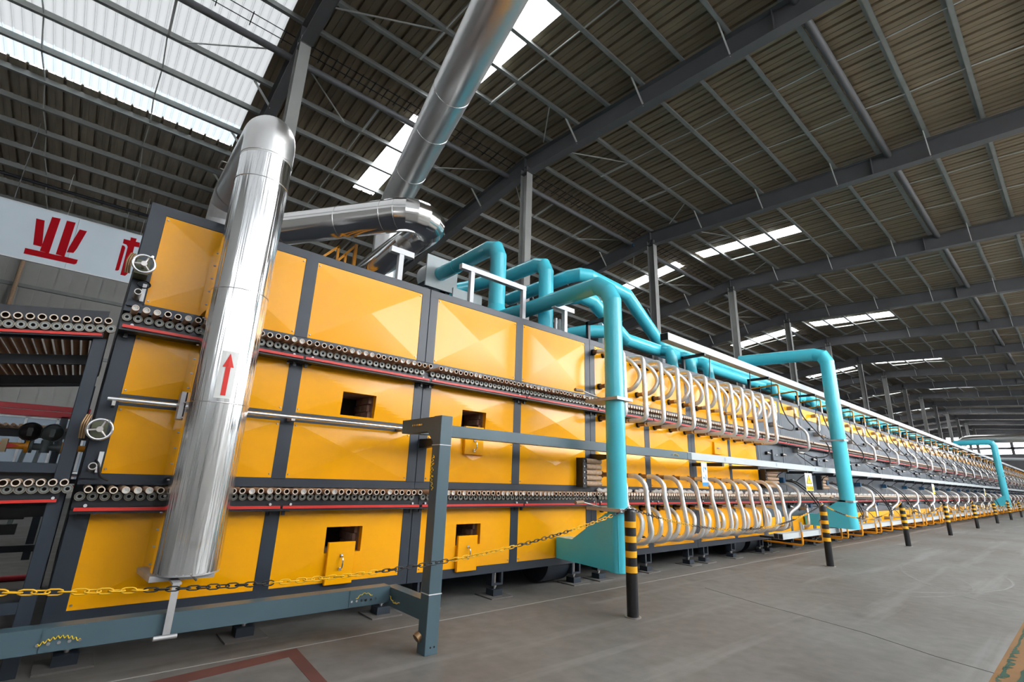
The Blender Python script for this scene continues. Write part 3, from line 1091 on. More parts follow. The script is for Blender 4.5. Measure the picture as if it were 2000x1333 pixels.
def grey_proto():
    t = thing('kiln_section', '', 'kiln', (GX, 0, 0))
    L = GL
    frame_part(t, L - 0.004, [(0, 0.1), (1.31, 1.41), (L - 0.1, L - 0.004)], ROWS, GRYP)
    body(t, L)
    cols = [(0.112, 1.298), (1.422, 2.62)]
    for a, b in cols:
        obj('panel', panel_mb(a, b, 2.456, 2.945, 0.012), GRYP, t, label='grey panel')
        obj('panel', panel_mb(a, b, 2.955, 3.214, 0.004), YEL, t, label='yellow panel')
        obj('panel', panel_mb(a, b, 1.761, 2.217, 0.012), GRYP, t, label='grey panel')
        obj('panel', panel_mb(a, b, 1.2, 1.678, 0.012), GRYP, t, label='grey panel')
        obj('panel', panel_mb(a, b, 0.665, 0.964, 0.01), GRYP, t, label='grey panel')
        obj('panel', panel_mb(a, b, 0.334, 0.655, 0.006), YEL, t, label='yellow panel')
    for lev in (0, 1):
        rail(t, L - 0.004, lev, False)
    for k in range(6):
        xx = 0.08 + k * 0.44
        mb = MB().tube([(xx + 0.045 * q, -0.015, 1.135 + 0.012 * math.sin(q * 1.7 + k)) for q in range(9)], [0.018] + [0.03] * 7 + [0.018], 6)
        obj('fibre_wool', mb, WOOL, t)
    for f in (0.12, 1.3, 2.55):
        foot(t, f)
    # upper long burner pipe stepping out over the rollers
    mb = MB().tube(fillet([(1.9, -0.02, 3.12), (1.9, -0.16, 3.12), (1.9, -0.16, 2.72), (1.92, -0.36, 2.52), (1.92, -0.36, 2.13), (1.95, -0.05, 2.12)], 0.09, 4), 0.032, 10)
    p = obj('burner_pipe', mb, HOSE, t)
    obj('pipe_fitting', MB().tube([(1.9, -0.0, 3.12), (1.9, -0.11, 3.12)], 0.043, 8).tube([(1.9, -0.16, 2.98), (1.9, -0.16, 2.86)], 0.04, 8).tube([(1.86, -0.19, 2.90), (2.0, -0.22, 2.90)], 0.012, 6), BRASS, p)
    obj('burner_head', MB().tube([(1.95, 0.0, 2.12), (1.95, -0.12, 2.12)], 0.06, 10).tube([(2.0, -0.1, 2.08), (2.16, -0.16, 2.06)], 0.03, 8), STEEL, p)
    mb = MB().tube(fillet([(0.75, -0.02, 3.1), (0.75, -0.14, 3.1), (0.75, -0.14, 2.70), (0.75, -0.04, 2.62)], 0.07, 4), 0.032, 10)
    p = obj('burner_pipe', mb, HOSE, t)
    obj('pipe_fitting', MB().tube([(0.75, 0.0, 3.1), (0.75, -0.1, 3.1)], 0.043, 8).tube([(0.75, -0.14, 2.97), (0.75, -0.14, 2.85)], 0.04, 8), BRASS, p)
    obj('burner_head', MB().tube([(0.75, 0.0, 2.62), (0.75, -0.14, 2.62)], 0.055, 10).tube([(0.8, -0.12, 2.6), (1.0, -0.16, 2.56)], 0.03, 8), STEEL, p)
    # lower burner pipes
    mb = MB().tube(fillet([(0.85, -0.02, 1.38), (0.85, -0.16, 1.36), (0.86, -0.39, 1.22), (0.86, -0.39, 0.92), (0.66, -0.22, 0.74), (0.64, -0.22, 0.46), (0.64, -0.02, 0.45)], 0.09, 4), 0.033, 10)
    p = obj('burner_pipe', mb, HOSE, t)
    objs('pipe_fitting', MB().tube([(0.64, -0.22, 0.58), (0.64, -0.22, 0.50)], 0.042, 8).tube([(0.64, -0.0, 0.45), (0.64, -0.14, 0.45)], 0.042, 8), BRASS, p)
    obj('valve_box', MB().box(0.74, 0.86, -0.16, -0.02, 1.36, 1.47), BLUE, p)
    mb = MB().tube(fillet([(1.85, -0.0, 0.86), (1.85, -0.17, 0.85), (1.80, -0.2, 0.62), (1.78, -0.2, 0.45), (1.78, -0.02, 0.45)], 0.06, 3), 0.028, 10)
    p = obj('burner_pipe', mb, HOSE, t)
    obj('burner_head', MB().tube([(1.85, 0.0, 0.86), (1.85, -0.16, 0.86)], 0.07, 12).tube([(1.85, -0.16, 0.86), (1.85, -0.19, 0.86)], 0.05, 10), STEEL, p)
    obj('valve_box', MB().box(2.03, 2.15, -0.2, -0.06, 0.84, 0.92), BLUE, p)
    # gas branch pipes, top and bottom
    for x in (0.95, 2.07):
        u = obj('gas_branch', MB().tube(fillet([(x - 0.02, 0.45, 3.50), (x, -0.2, 3.55), (x, -0.2, 3.33)], 0.06, 3), 0.02, 8), YELD, t, label='orange bent gas pipe')
        obj('pipe_end', MB().tube([(x, -0.2, 3.33), (x, -0.2, 3.18)], 0.022, 8), PIPES, u)
        obj('clip', MB().box(x - 0.015, x + 0.015, 0.2, 0.23, 3.3, 3.56), FRM, u)
    for x in (0.0, 1.1, 2.3):
        u = obj('gas_branch', MB().tube(fillet([(x + 0.02, 0.3, 0.215), (x, -0.66, 0.205), (x, -0.66, 0.45)], 0.05, 3), 0.019, 8), YELD, t, label='orange bent gas pipe')
        obj('pipe_end', MB().tube([(x, -0.66, 0.45), (x, -0.66, 0.62)], 0.022, 8).box(x + 0.03, x + 0.08, -0.69, -0.64, 0.5, 0.57), PIPES, u)
    # black hoses
    hz = [
        [(0.95, -0.2, 3.2), (0.97, -0.24, 2.95), (1.05, -0.30, 2.72), (1.15, -0.36, 2.60), (1.05, -0.34, 2.50), (0.85, -0.22, 2.54)],
        [(2.07, -0.2, 3.2), (2.10, -0.25, 2.95), (2.25, -0.36, 2.70), (2.50, -0.50, 2.42), (2.66, -0.55, 2.2), (2.60, -0.50, 2.02), (2.38, -0.3, 1.98), (2.1, -0.18, 2.06)],
        [(0.88, -0.12, 1.42), (1.05, -0.28, 1.40), (1.25, -0.45, 1.22), (1.50, -0.55, 0.95), (1.62, -0.60, 0.72), (1.50, -0.62, 0.60), (1.25, -0.64, 0.66), (1.1, -0.66, 0.62)],
        [(0.90, -0.10, 1.40), (1.08, -0.25, 1.37), (1.28, -0.42, 1.17), (1.54, -0.52, 0.88), (1.60, -0.58, 0.66), (1.46, -0.6, 0.56), (1.22, -0.62, 0.62), (1.1, -0.64, 0.60)],
        [(0.72, -0.16, 3.05), (0.66, -0.16, 2.9), (0.62, -0.14, 2.72), (0.70, -0.16, 2.64)],
        [(0.5, -0.45, 1.66), (0.45, -0.2, 1.54), (0.52, -0.1, 1.42)],
        [(1.7, -0.45, 1.66), (1.72, -0.2, 1.52), (1.66, -0.08, 1.40)],
        [(2.0, -0.06, 2.05), (2.05, -0.15, 1.95), (2.0, -0.4, 1.75)],
        [(2.15, -0.12, 0.88), (2.35, -0.35, 0.84), (2.52, -0.55, 0.66), (2.42, -0.62, 0.52), (2.3, -0.66, 0.60)],
    ]
    for i, h in enumerate(hz):
        obj('black_cable', MB().tube(smoothpath(h, 4), 0.014 if i < 4 else 0.009, 6), RUB, t, kind='stuff')
    # sight ports and a hatch
    for x, z in ((0.4, 2.72), (2.3, 2.66), (0.35, 1.97), (1.2, 1.98), (1.55, 1.42), (1.25, 0.86)):
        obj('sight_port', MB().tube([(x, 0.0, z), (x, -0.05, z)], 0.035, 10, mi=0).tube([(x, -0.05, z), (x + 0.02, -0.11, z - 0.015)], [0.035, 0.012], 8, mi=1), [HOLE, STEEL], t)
    d = obj('hatch_door', MB().box(0.62, 0.9, -0.05, -0.01, 1.83, 2.06, bev=0.004), GRYP, t)
    obj('handle', handle_mb(0.76, 1.95, False, 0.07), CHR, d)
    return t


g0 = grey_proto()
glab = ['first grey kiln section, right after the last yellow panel and left of the warning triangle',
        'second grey kiln section, behind the warning triangle sign and the second blue downpipe',
        'grey kiln section just right of the second blue downpipe',
        'grey kiln section second to the right of the second blue downpipe']
NG = 26
secs = [g0]
for k in range(1, NG):
    c = clone(g0)
    c.location.x = GX + GL * k
    secs.append(c)
for k, o in enumerate(secs):
    if k < len(glab):
        o['label'] = glab[k]
        o['category'] = 'kiln'
    else:
        words_ = ['fifth', 'sixth', 'seventh', 'eighth', 'ninth', 'tenth', 'eleventh', 'twelfth', 'thirteenth', 'fourteenth']
        if k - 4 < len(words_):
            o['label'] = words_[k - 4] + ' grey kiln section counted rightwards from the last yellow panel'
        else:
            o['label'] = 'grey kiln section in the blurred far run by the third blue pipe'
            o['group'] = 'far grey kiln sections'
XK = GX + GL * NG

# drums slung under the kiln
for x, lab in ((4.62, 'dark round drum under the kiln left of the first blue downpipe'), (9.55, 'dark round drum under the hosed kiln section, the left of a pair'), (10.2, 'dark round drum under the hosed kiln section, the right of a pair')):
    t = thing('round_drum', lab, 'drum', (x, 0.30, 0.22))
    obj('shell', MB().tube([(0, 0, 0.06), (0.42, 0, 0.06)], 0.262, 28, caps=False), FRM, t)
    obj('end_disc', MB().tube([(0.0, 0, 0.06), (0.02, 0, 0.06)], 0.258, 28), BLK, t)
    obj('end_disc', MB().tube([(0.40, 0, 0.06), (0.42, 0, 0.06)], 0.258, 28), BLK, t)

# ================================================================== CABLE TRAYS
YT = -0.50


def bolts_mb(x, y, z, n=6, dx=0.035, axis='x', sag=0.02):
    mb = MB()
    for k in range(n):
        s = (k - (n - 1) / 2) * dx
        if axis == 'x':
            p0, p1 = (x + s, y, z), (x + s, y - 0.01, z)
        elif axis == 'y':
            p0, p1 = (x, y + s, z), (x - 0.01, y + s, z)
        else:
            p0, p1 = (x, y, z + s), (x - 0.01, y, z + s)
        mb.tube([p0, p1], 0.009, 8)
    return mb


def earth_wire(p0, p1, out, coils=9, r=0.007):
    """curly yellow-green bonding wire between two bolts"""
    p0, p1, out = Vector(p0), Vector(p1), Vector(out)
    d = p1 - p0
    pts = []
    n = coils * 8
    side = d.normalized().cross(out).normalized()
    for k in range(n + 1):
        t = k / n
        a = 2 * PI * coils * t
        pts.append(p0 + d * t + out * (0.014 + r * math.sin(a)) - side * (r * math.cos(a) + 0.03 * math.sin(PI * t)))
    return MB().tube(pts, 0.0025, 5)


gt = thing('cable_trunking', 'slate green trunking on an upright post standing in front of the yellow panels', 'cable tray', (2.23, -1.08, 0))
ox, oy = 2.23, -1.08


def L_(x, y, z):
    return (x - ox, y - oy, z)


mb = MB().box(-0.055, 0.055, -0.055, 0.055, 0, 1.74, bev=0.003)
pst = obj('post', mb, TRAYG, gt)
obj('cable_tie', MB().box(-0.058, 0.058, -0.059, 0.058, 1.50, 1.506).box(-0.058, 0.058, -0.059, 0.058, 0.40, 0.407), WHT, pst, kind='stuff')
obj('bolt', bolts_mb(-0.055, 0.0, 1.28, 6, 0.05, 'z'), CHR, pst, kind='stuff')
obj('bonding_wire', earth_wire((-0.055, -0.02, 1.15), (-0.055, 0.0, 1.42), (-1, 0, 0)), LBLY, pst, kind='stuff')
obj('foot_hole', MB().tube([(-0.01, -0.055, 0.05), (-0.01, -0.057, 0.05)], 0.007, 8).tube([(0.022, -0.055, 0.05), (0.022, -0.057, 0.05)], 0.007, 8), HOLE, pst, kind='stuff')
obj('conduit_gland', MB().tube([(-0.055, 0.03, 0.12), (-0.085, 0.03, 0.10)], 0.035, 10), STUB, pst)
a = obj('top_arm', MB().box(-0.05, 0.05, 0.045, 0.60, 1.62, 1.737), TRAYG, gt)
obj('bolt', bolts_mb(-0.05, 0.32, 1.68, 6, 0.03, 'y'), CHR, a, kind='stuff')
obj('gusset', MB().prism([(-0.05, 0.05, 1.62), (-0.05, 0.16, 1.62), (-0.05, 0.05, 1.52)], (0.1, 0, 0)), TRAYG, a)
a = obj('bottom_arm', MB().box(-0.05, 0.05, 0.05, 0.63, 0.215, 0.355), TRAYG, gt)
obj('bolt', bolts_mb(-0.05, 0.45, 0.26, 6, 0.03, 'y'), CHR, a, kind='stuff')
b = MB().box(-0.5 - ox, -0.05, 0.55, 0.66, 0.24, 0.366)
lo = obj('bottom_beam', b, TRAYG, gt)
obj('bolt', bolts_mb(0.13 - ox, 0.55, 0.285, 5, 0.045), CHR, lo, kind='stuff')
obj('bolt', bolts_mb(1.95 - ox, 0.55, 0.285, 6, 0.04), CHR, lo, kind='stuff')
obj('bonding_wire', earth_wire((0.04 - ox, 0.55, 0.285), (0.22 - ox, 0.55, 0.285), (0, -1, 0)), LBLY, lo, kind='stuff')
obj('bonding_wire', earth_wire((1.88 - ox, 0.55, 0.30), (2.02 - ox, 0.55, 0.31), (0, -1, 0), 4, 0.004), LBLY, lo, kind='stuff')
obj('bonding_wire', earth_wire((-0.05, 0.35, 0.28), (-0.05, 0.52, 0.30), (-1, 0, 0), 4, 0.004), LBLY, a, kind='stuff')
jp = MB().box(0.05 - ox, 0.24 - ox, 0.545, 0.55, 0.243, 0.363).box(1.83 - ox, 2.1 - ox, 0.546, 0.55, 0.243, 0.363)
obj('joint_plate', jp, TRAYG, lo, kind='stuff')
hi = obj('upper_beam', MB().box(0.05, 7.0 - ox, 0.525, 0.635, 1.628, 1.735), TRAYG, gt)
for x in (5.12, 6.65):
    obj('bolt', bolts_mb(x - ox, 0.525, 1.675, 6, 0.028), CHR, hi, kind='stuff')
    obj('bonding_wire', earth_wire((x - ox - 0.08, 0.525, 1.66), (x - ox + 0.08, 0.525, 1.66), (0, -1, 0), 5, 0.006), LBLY, hi, kind='stuff')
objs('tray_bracket', MB().prism([(3.15, 0.55, 1.60), (3.15, 1.08, 1.625), (3.15, 1.08, 1.53), (3.15, 0.62, 1.58)], (0.07, 0, 0)).prism([(0.42, 0.62, 1.62), (0.42, 1.08, 1.625), (0.42, 1.08, 1.53), (0.42, 0.62, 1.56)], (0.07, 0, 0)), BLK, hi)

mt = thing('cable_tray', 'long pale grey tray at mid height along the kiln face', 'cable tray', (7.0, YT, 1.63))
obj('tray_body', MB().box(0, XK - 7.0, -0.055, 0.055, 0.0, 0.108), TRAY, mt)
obj('cover_joint', MB().box(0.0, 0.12, -0.058, -0.055, 0.0, 0.1), TRAYG, mt)
dk = MB()
xx = 1.2
while xx < 60:
    dk.ring((xx, -0.0555, 0.055), (0, -1, 0), 0, 0.035, 14)
    xx += 2.1
obj('round_sticker', dk, mat('faded_blue_sticker', (0.30, 0.34, 0.42), 0.6), mt, kind='stuff')
bm = MB()
x = 1.15
while x < XK - 7.2:
    bm.box(x - 0.03, x + 0.03, -0.04, 0.5, -0.06, -0.002)
    x += GL / 2
objs('tray_bracket', bm, BLK, mt)

tt = thing('cable_tray', 'long pale grey tray raised above the kiln top edge', 'cable tray', (6.95, -0.30, 3.55))
obj('tray_body', MB().box(0.0, XK - 6.95, -0.075, 0.075, 0.0, 0.13), TRAY, tt)
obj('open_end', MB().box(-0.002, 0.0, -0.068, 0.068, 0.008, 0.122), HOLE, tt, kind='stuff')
bm = MB()
x = 1.17
k = 0
while x < XK - 7:
    bm.box(x - 0.025, x + 0.025, 0.32, 0.37, -0.27, 0.0).box(x - 0.025, x + 0.025, -0.09, 0.37, -0.05, -0.001)
    x += GL
objs('tray_bracket', bm, BLK, tt)
hm = MB()
for k in range(26):
    x = 1.5 + k * 1.37 + (0.3 if k % 2 else 0)
    hm.tube(smoothpath([(x, 0.0, 0.0), (x + 0.02, 0.02, -0.18), (x + 0.1, 0.1, -0.45)], 3), 0.008, 5)
obj('black_cable', hm, RUB, tt, kind='stuff')
objs('tray_bracket', MB().box(-1.52, -1.47, 0.35, 0.40, -0.25, 0.05).box(-1.52, -1.47, 0.02, 0.40, 0.0, 0.05), BLK, tt)

lt_ = thing('cable_tray', 'long pale grey low tray close to the floor below the yellow strip', 'cable tray', (10.05, -0.55, 0.34))
obj('tray_body', MB().box(0, XK - 10.05, -0.075, 0.09, 0.0, 0.10), TRAY, lt_)
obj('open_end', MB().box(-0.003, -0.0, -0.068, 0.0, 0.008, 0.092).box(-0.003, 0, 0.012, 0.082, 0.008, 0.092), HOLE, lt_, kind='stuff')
bm = MB()
x = 0.5
while x < XK - 10.2:
    bm.box(x - 0.02, x + 0.02, -0.06, 0.6, -0.04, -0.002)
    x += GL / 2
objs('tray_bracket', bm, BLK, lt_)
# stickers: coil marks
# ================================================================== STEEL HAND RAIL PIPE
t = thing('handrail_pipe', 'thin chrome pipe running along the kiln at mid height, left part', 'pipe', (0.07, -0.12, 1.706))
obj('pipe', MB().tube([(0, 0, 0), (2.38, 0, 0)], 0.017, 12), CHR, t)
obj('pipe_bracket', MB().box(0.03, 0.05, -0.01, 0.13, -0.045, 0.0).box(1.24, 1.27, -0.01, 0.13, -0.03, 0.0).box(2.3, 2.33, -0.01, 0.13, -0.03, 0.0), STEEL, t, kind='stuff')

# ================================================================== BRIGHT DUCTS
DX, DY, DR = 0.718, -0.30, 0.205
t = thing('exhaust_duct', 'tall mirror-bright aluminium duct standing upright before the left kiln panels', 'duct', (DX, DY, 0))
segs = [0.575, 1.72, 2.60, 3.60, 3.85]
for z0, z1 in zip(segs, segs[1:]):
    s = obj('duct_segment', MB().tube([(0, 0, z0), (0, 0, z1)], DR, 40, caps=False), ALU, t)
    obj('seam_bead', MB().tube([(DR * 1.003 * math.cos(2 * PI * q / 40), DR * 1.003 * math.sin(2 * PI * q / 40), z1) for q in range(41)], 0.004, 5), ALUY, s)
obj('duct_elbow', MB().tube(fillet([(0, 0, 3.83), (0, 0, 4.14), (0, 0.36, 4.14)], 0.27, 7), DR * 1.005, 40, caps=False), ALUM, t)
obj('duct_segment', MB().tube([(0, 0.32, 4.14), (0, 1.30, 4.14)], DR, 36, caps=False), ALUM, t)
obj('duct_elbow', MB().tube([(0, 1.24, 4.14), (0, 1.30, 4.14), (0, 1.48, 4.05), (0, 1.56, 3.88), (0, 1.56, 3.305)], DR, 36, caps=False, mitre=True), ALUW, t)
obj('duct_handle', MB().tube(fillet([(-0.2, 0.75, 4.14), (-0.25, 0.75, 4.14), (-0.25, 0.9, 4.14), (-0.2, 0.9, 4.14)], 0.02), 0.008, 6), STEEL, t)
# intake hood: side plates folded back to the panels
hood = MB()
for sgn in (-1, 1):
    for (z0, z1) in ((2.46, 2.98), (1.74, 2.22), (1.2, 1.68), (0.56, 0.96)):
        xa, xb = sgn * DR * 0.93, sgn * (DR + 0.015)
        hood.quad((xa, -0.02, z0), (xb, 0.27, z0 - (0.03 if z0 > 1 else 0.0)), (xb, 0.27, z1), (xa, -0.02, z1))
objs('hood_side', hood, ALUY, t)
rv = MB()
for k in range(22):
    for sgn in (-1, 1):
        z = 0.62 + k * 0.11
        rv.tube([(sgn * (DR - 0.006), 0.06, z), (sgn * (DR + 0.008), 0.06, z)], 0.006, 5)
obj('rivet', rv, STEEL, t, kind='stuff')
cl = MB().box(-0.235, -0.205, 0.08, 0.20, 1.60, 1.80)
obj('duct_clamp', cl, ALUW, t)
obj('hood_bottom', MB().prism([(-0.25, 0.27, 0.54), (0.2, 0.27, 0.54), (0.165, -0.09, 0.53), (-0.21, -0.09, 0.53)], (0, 0, 0.035)).tube([(0, 0, 0.565), (0, 0, 0.58)], DR, 32), ALUW, t)
sp = obj('damper_handle', MB().box(-0.10, -0.06, -0.262, -0.254, 0.25, 0.545).tube([(-0.145, -0.258, 0.235), (-0.02, -0.258, 0.235)], 0.014, 8).box(-0.10, -0.05, -0.258, -0.05, 0.532, 0.545), ALUW, t)
obj('latch_rod', MB().tube([(0.0, -0.21, 0.58), (0.05, -0.14, 0.53)], 0.008, 6), STEEL, t)
# arrow label wrapped on the duct


def on_duct(u, z, r=DR + 0.002):
    a = -PI / 2 + u / DR
    return (r * math.cos(a), r * math.sin(a), z)


u0 = -0.02
lab = MB()
for k in range(4):
    ua, ub = u0 - 0.055 + 0.0275 * k, u0 - 0.055 + 0.0275 * (k + 1)
    lab.quad(on_duct(ua, 1.75), on_duct(ub, 1.75), on_duct(ub, 2.10), on_duct(ua, 2.10))
o = obj('arrow_label', lab, LBLW, t)
ar = MB()
ar.quad(on_duct(u0 - 0.016, 1.77, DR + 0.0035), on_duct(u0 + 0.016, 1.77, DR + 0.0035), on_duct(u0 + 0.016, 1.98, DR + 0.0035), on_duct(u0 - 0.016, 1.98, DR + 0.0035))
ar.poly([on_duct(u0 - 0.036, 1.98, DR + 0.0035), on_duct(u0, 1.98, DR + 0.004), on_duct(u0, 2.085, DR + 0.004)])
ar.poly([on_duct(u0, 1.98, DR + 0.004), on_duct(u0 + 0.036, 1.98, DR + 0.0035), on_duct(u0, 2.085, DR + 0.004)])
obj('arrow_print', ar, LBLR, o)

# level bright pipe with elbow behind, running back over the kiln
t = thing('level_duct', 'shiny level duct crossing above the kiln top behind the upright duct', 'duct', (0, 0, 0))
A, B = Vector((1.05, 2.72, 4.42)), Vector((2.50, 0.72, 4.50))
d = (B - A)
q = [A, A + d * 0.32, A + d * 0.66, A + d * 0.92, B]
for a, b in zip(q, q[1:]):
    s = obj('duct_segment', MB().tube([a, b], 0.215, 32, caps=False), ALUY, t)
    n = d.normalized()
    u = n.orthogonal().normalized()
    v = n.cross(u)
    obj('seam_bead', MB().tube([b + (u * math.cos(2 * PI * k / 32) + v * math.sin(2 * PI * k / 32)) * 0.216 for k in range(33)], 0.004, 5), ALUY, s)
dn = Vector((d.x, d.y, 0)).normalized()
RB = 0.27
cen = B + Vector((-dn.y, dn.x, 0)) * RB
a0 = math.atan2(B.y - cen.y, B.x - cen.x)
arcp = [B - dn * 0.04]
NS = 7
a1 = 0.0 if a0 < 0 else 2 * PI
for k in range(NS + 1):
    a_ = a0 + (a1 - a0) * k / NS
    arcp.append(Vector((cen.x + RB * math.cos(a_), cen.y + RB * math.sin(a_), B.z + 0.02 * k / NS)))
E1 = arcp[-1].copy()
E2 = Vector((E1.x + 0.03, 2.9, 4.5))
arcp.append(E1 + Vector((0, 0.05, 0.003)))
obj('duct_elbow', MB().tube(arcp, 0.217, 32, caps=False, mitre=True), ALUY, t)
s = obj('duct_segment', MB().tube([E1, E1.lerp(E2, 0.5)], 0.215, 32, caps=False), ALUY, t)
s = obj('duct_segment', MB().tube([E1.lerp(E2, 0.5), E2, E2 + Vector((0, 0.22, -0.15)), (E2.x, E2.y + 0.22, 3.305)], 0.215, 32, caps=False, mitre=True), ALUY, t)
t = thing('manifold_duct', 'short shiny duct lying over the kiln top under the level duct', 'duct', (0, 0, 0))
obj('duct_segment', MB().tube(fillet([(2.72, 0.95, 4.24), (2.60, 1.5, 4.02), (2.52, 2.6, 3.98), (2.52, 2.75, 3.305)], 0.25, 4), 0.15, 28, caps=True), ALUY, t)
obj('branch', MB().tube([(2.0, 2.2, 3.9), (2.54, 2.2, 4.0)], 0.11, 24, caps=True), ALUW, t)
# matt stack pipe passing overhead to the side wall
t = thing('stack_duct', 'big matt aluminium duct rising from the kiln and passing high overhead', 'duct', (0, 0, 0))
P0, P1 = Vector((3.42, 2.95, 6.0)), Vector((2.41, -1.05, 6.0))
dd = (P1 - P0).normalized()
far = P0 + dd * 12
q = [P0 + dd * 0.2, P0 + dd * 1.25, P0 + dd * 2.35, P0 + dd * 3.15, P0 + dd * 5.2, P0 + dd * 8.2, far]
for a, b in zip(q, q[1:]):
    s = obj('duct_segment', MB().tube([a, b], 0.25, 36, caps=False), ALUM, t)
    u = dd.orthogonal().normalized()
    v = dd.cross(u)
    obj('seam_bead', MB().tube([a + (u * math.cos(2 * PI * k / 36) + v * math.sin(2 * PI * k / 36)) * 0.251 for k in range(37)], 0.004, 5), ALUY, s)
obj('duct_elbow', MB().tube([P0 + dd * 0.22, P0 + dd * 0.18, P0 - dd * 0.08 - Vector((0, 0, 0.1)), P0 - dd * 0.18 - Vector((0, 0, 0.35)), P0 - dd * 0.18 - Vector((0, 0, 2.69))], 0.25, 32, caps=False, mitre=True), ALUM, t)

# ================================================================== TEAL PIPES
TR = 0.115


def clamp_plate(par, x, y, z, w=0.30, dpt=0.62):
    p = obj('damper_plate', MB().box(x - w * 0.62, x + w * 0.62, y - TR - 0.03, y + dpt * 0.55, z - 0.018, z + 0.018), ALUW, par)
    return p


def damper(par, x, y, z):
    """flat slide damper through the pipe, with a crank on its left"""
    p = obj('damper_plate', MB().box(x - 0.15, x + 0.15, y - 0.15, y + 0.34, z - 0.018, z + 0.018), ALUW, par)
    obj('crank_handle', MB().tube([(x - 0.15, y + 0.12, z + 0.02), (x - 0.42, y + 0.16, z + 0.075)], 0.009, 6), STEEL, p)
    obj('grip', MB().tube([(x - 0.41, y + 0.16, z + 0.075), (x - 0.54, y + 0.16, z + 0.07)], 0.02, 10), WOODH, p)
    obj('screw', MB().tube([(x - 0.14, y + 0.2, z), (x - 0.14, y + 0.2, z + 0.12)], 0.008, 6), STEEL, p)


def base_shoe(par, x, y, z0, TR=TR):
    """welded box foot leading from the pipe to the kiln"""
    n = len
    mb = MB()
    W = TR
    # side profile in the y-z plane, extruded along x
    prof = [(y - TR * 0.2, z0), (-0.04, z0 + 0.03), (-0.04, z0 + 0.27), (-0.30, z0 + 0.27), (y + TR * 0.75, z0 + 0.60), (y, z0 + 0.62)]
    mb.prism([(x - W, a, b) for a, b in prof], (2 * W, 0, 0))
    return obj('base_shoe', mb, TEAL, par)


YP = -0.90
t = thing('blue_downpipe', 'nearest light blue downpipe, standing before the first bollard', 'pipe', (0, 0, 0))
XPi = 4.785
zA = 3.79
p = obj('pipe', MB().tube([(XPi, YP, 0.30), (XPi, YP, 3.5), (XPi, YP + 0.07, 3.66), (XPi, YP + 0.24, zA), (XPi, 0.75, zA), (XPi, 1.75, zA)], [TR, TR, TR, TR, TR, TR * 1.25], 36, mitre=True), TEAL, t)
obj('weld_seam', MB().tube([(XPi - TR * 0.8, YP - TR * 0.62, 0.32), (XPi - TR * 0.8, YP - TR * 0.62, 0.9)], 0.004, 5), TEAL, p)
base_shoe(t, XPi, YP, 0.31)
damper(t, XPi, YP, 2.22)
damper(t, XPi, YP, 0.955)


def arrow_on_pipe(par, x, y, z, down=True, ang=-0.15, h=0.24, TR=TR):
    r = TR + 0.002

    def q(u, zz, e=0.0):
        a = -PI / 2 + ang + u / TR
        return (x + (r + e) * math.cos(a), y + (r + e) * math.sin(a), zz)
    m1 = MB().quad(q(-0.03, z - h / 2), q(0.03, z - h / 2), q(0.03, z + h / 2), q(-0.03, z + h / 2))
    o = obj('arrow_label', m1, LBLW, par)
    s = -1 if down else 1
    m2 = MB().quad(q(-0.008, z - s * h * 0.42, .0015), q(0.008, z - s * h * 0.42, .0015), q(0.008, z + s * h * 0.15, .0015), q(-0.008, z + s * h * 0.15, .0015))
    m2.poly([q(-0.02, z + s * h * 0.15, .002), q(0.02, z + s * h * 0.15, .002), q(0, z + s * h * 0.45, .002)])
    obj('arrow_print', m2, LBLR, o)


arrow_on_pipe(t, XPi, YP, 1.66, True, 0.72, 0.27)
obj('riser', MB().tube([(XPi, 1.5, zA), (XPi, 1.5, 4.05)], [0.21, 0.14], 32, caps=False).tube([(XPi, 1.5, 4.05), (XPi, 1.5, 4.95), (XPi, 1.58, 5.12), (XPi, 1.78, 5.2), (XPi, 3.36, 5.2)], 0.14, 36, mitre=True), TEAL, t, label='upright blue riser with a bend at its top')
obj('seam_ring', MB().tube([(XPi + 0.142 * math.cos(2 * PI * k / 24), 2.8, 5.2 + 0.142 * math.sin(2 * PI * k / 24)) for k in range(25)], 0.005, 5), TEAL, t)

t = thing('fan_housing', 'pale grey square plate box at the far end of the first blue riser', 'fan', (XPi, 3.4, 5.2))
obj('plate', MB().box(-0.32, 0.42, -0.02, 0.02, -0.32, 0.36), TRAY, t)
obj('casing', MB().tube([(0, 0.02, 0), (0, 0.4, 0)], 0.3, 24), WHT, t)
obj('stand', MB().box(-0.3, -0.2, 0.05, 0.35, -1.92, -0.2).box(0.2, 0.3, 0.05, 0.35, -1.92, -0.2), FRM, t)

t = thing('blue_riser_pipe', 'blue riser pipe with a bent top, second from the left over the kiln', 'pipe', (0, 0, 0))
obj('pipe', MB().tube([(6.0, 1.55, 3.305), (6.0, 1.55, 5.05), (6.0, 1.63, 5.22), (6.0, 1.83, 5.3), (6.0, 2.6, 5.32), (5.75, 3.6, 5.3)], 0.14, 36, mitre=True), TEAL, t)
obj('flare', MB().tube([(6.0, 1.55, 3.305), (6.0, 1.55, 3.62)], [0.22, 0.14], 28, caps=False), TEAL, t)
obj('cross_pipe', MB().tube([(5.75, 3.6, 5.3), (4.6, 3.9, 4.8), (4.0, 4.0, 4.6)], 0.13, 28, mitre=True), TEAL, t)
t = thing('fan_housing', 'pale grey box behind the second blue riser', 'fan', (5.0, 2.9, 3.28))
obj('plate', MB().box(-0.2, 0.5, -0.02, 0.02, 0.9, 1.5), TRAY, t)
obj('casing', MB().box(-0.1, 0.4, 0.02, 0.4, 0.0, 0.98), WHT, t)

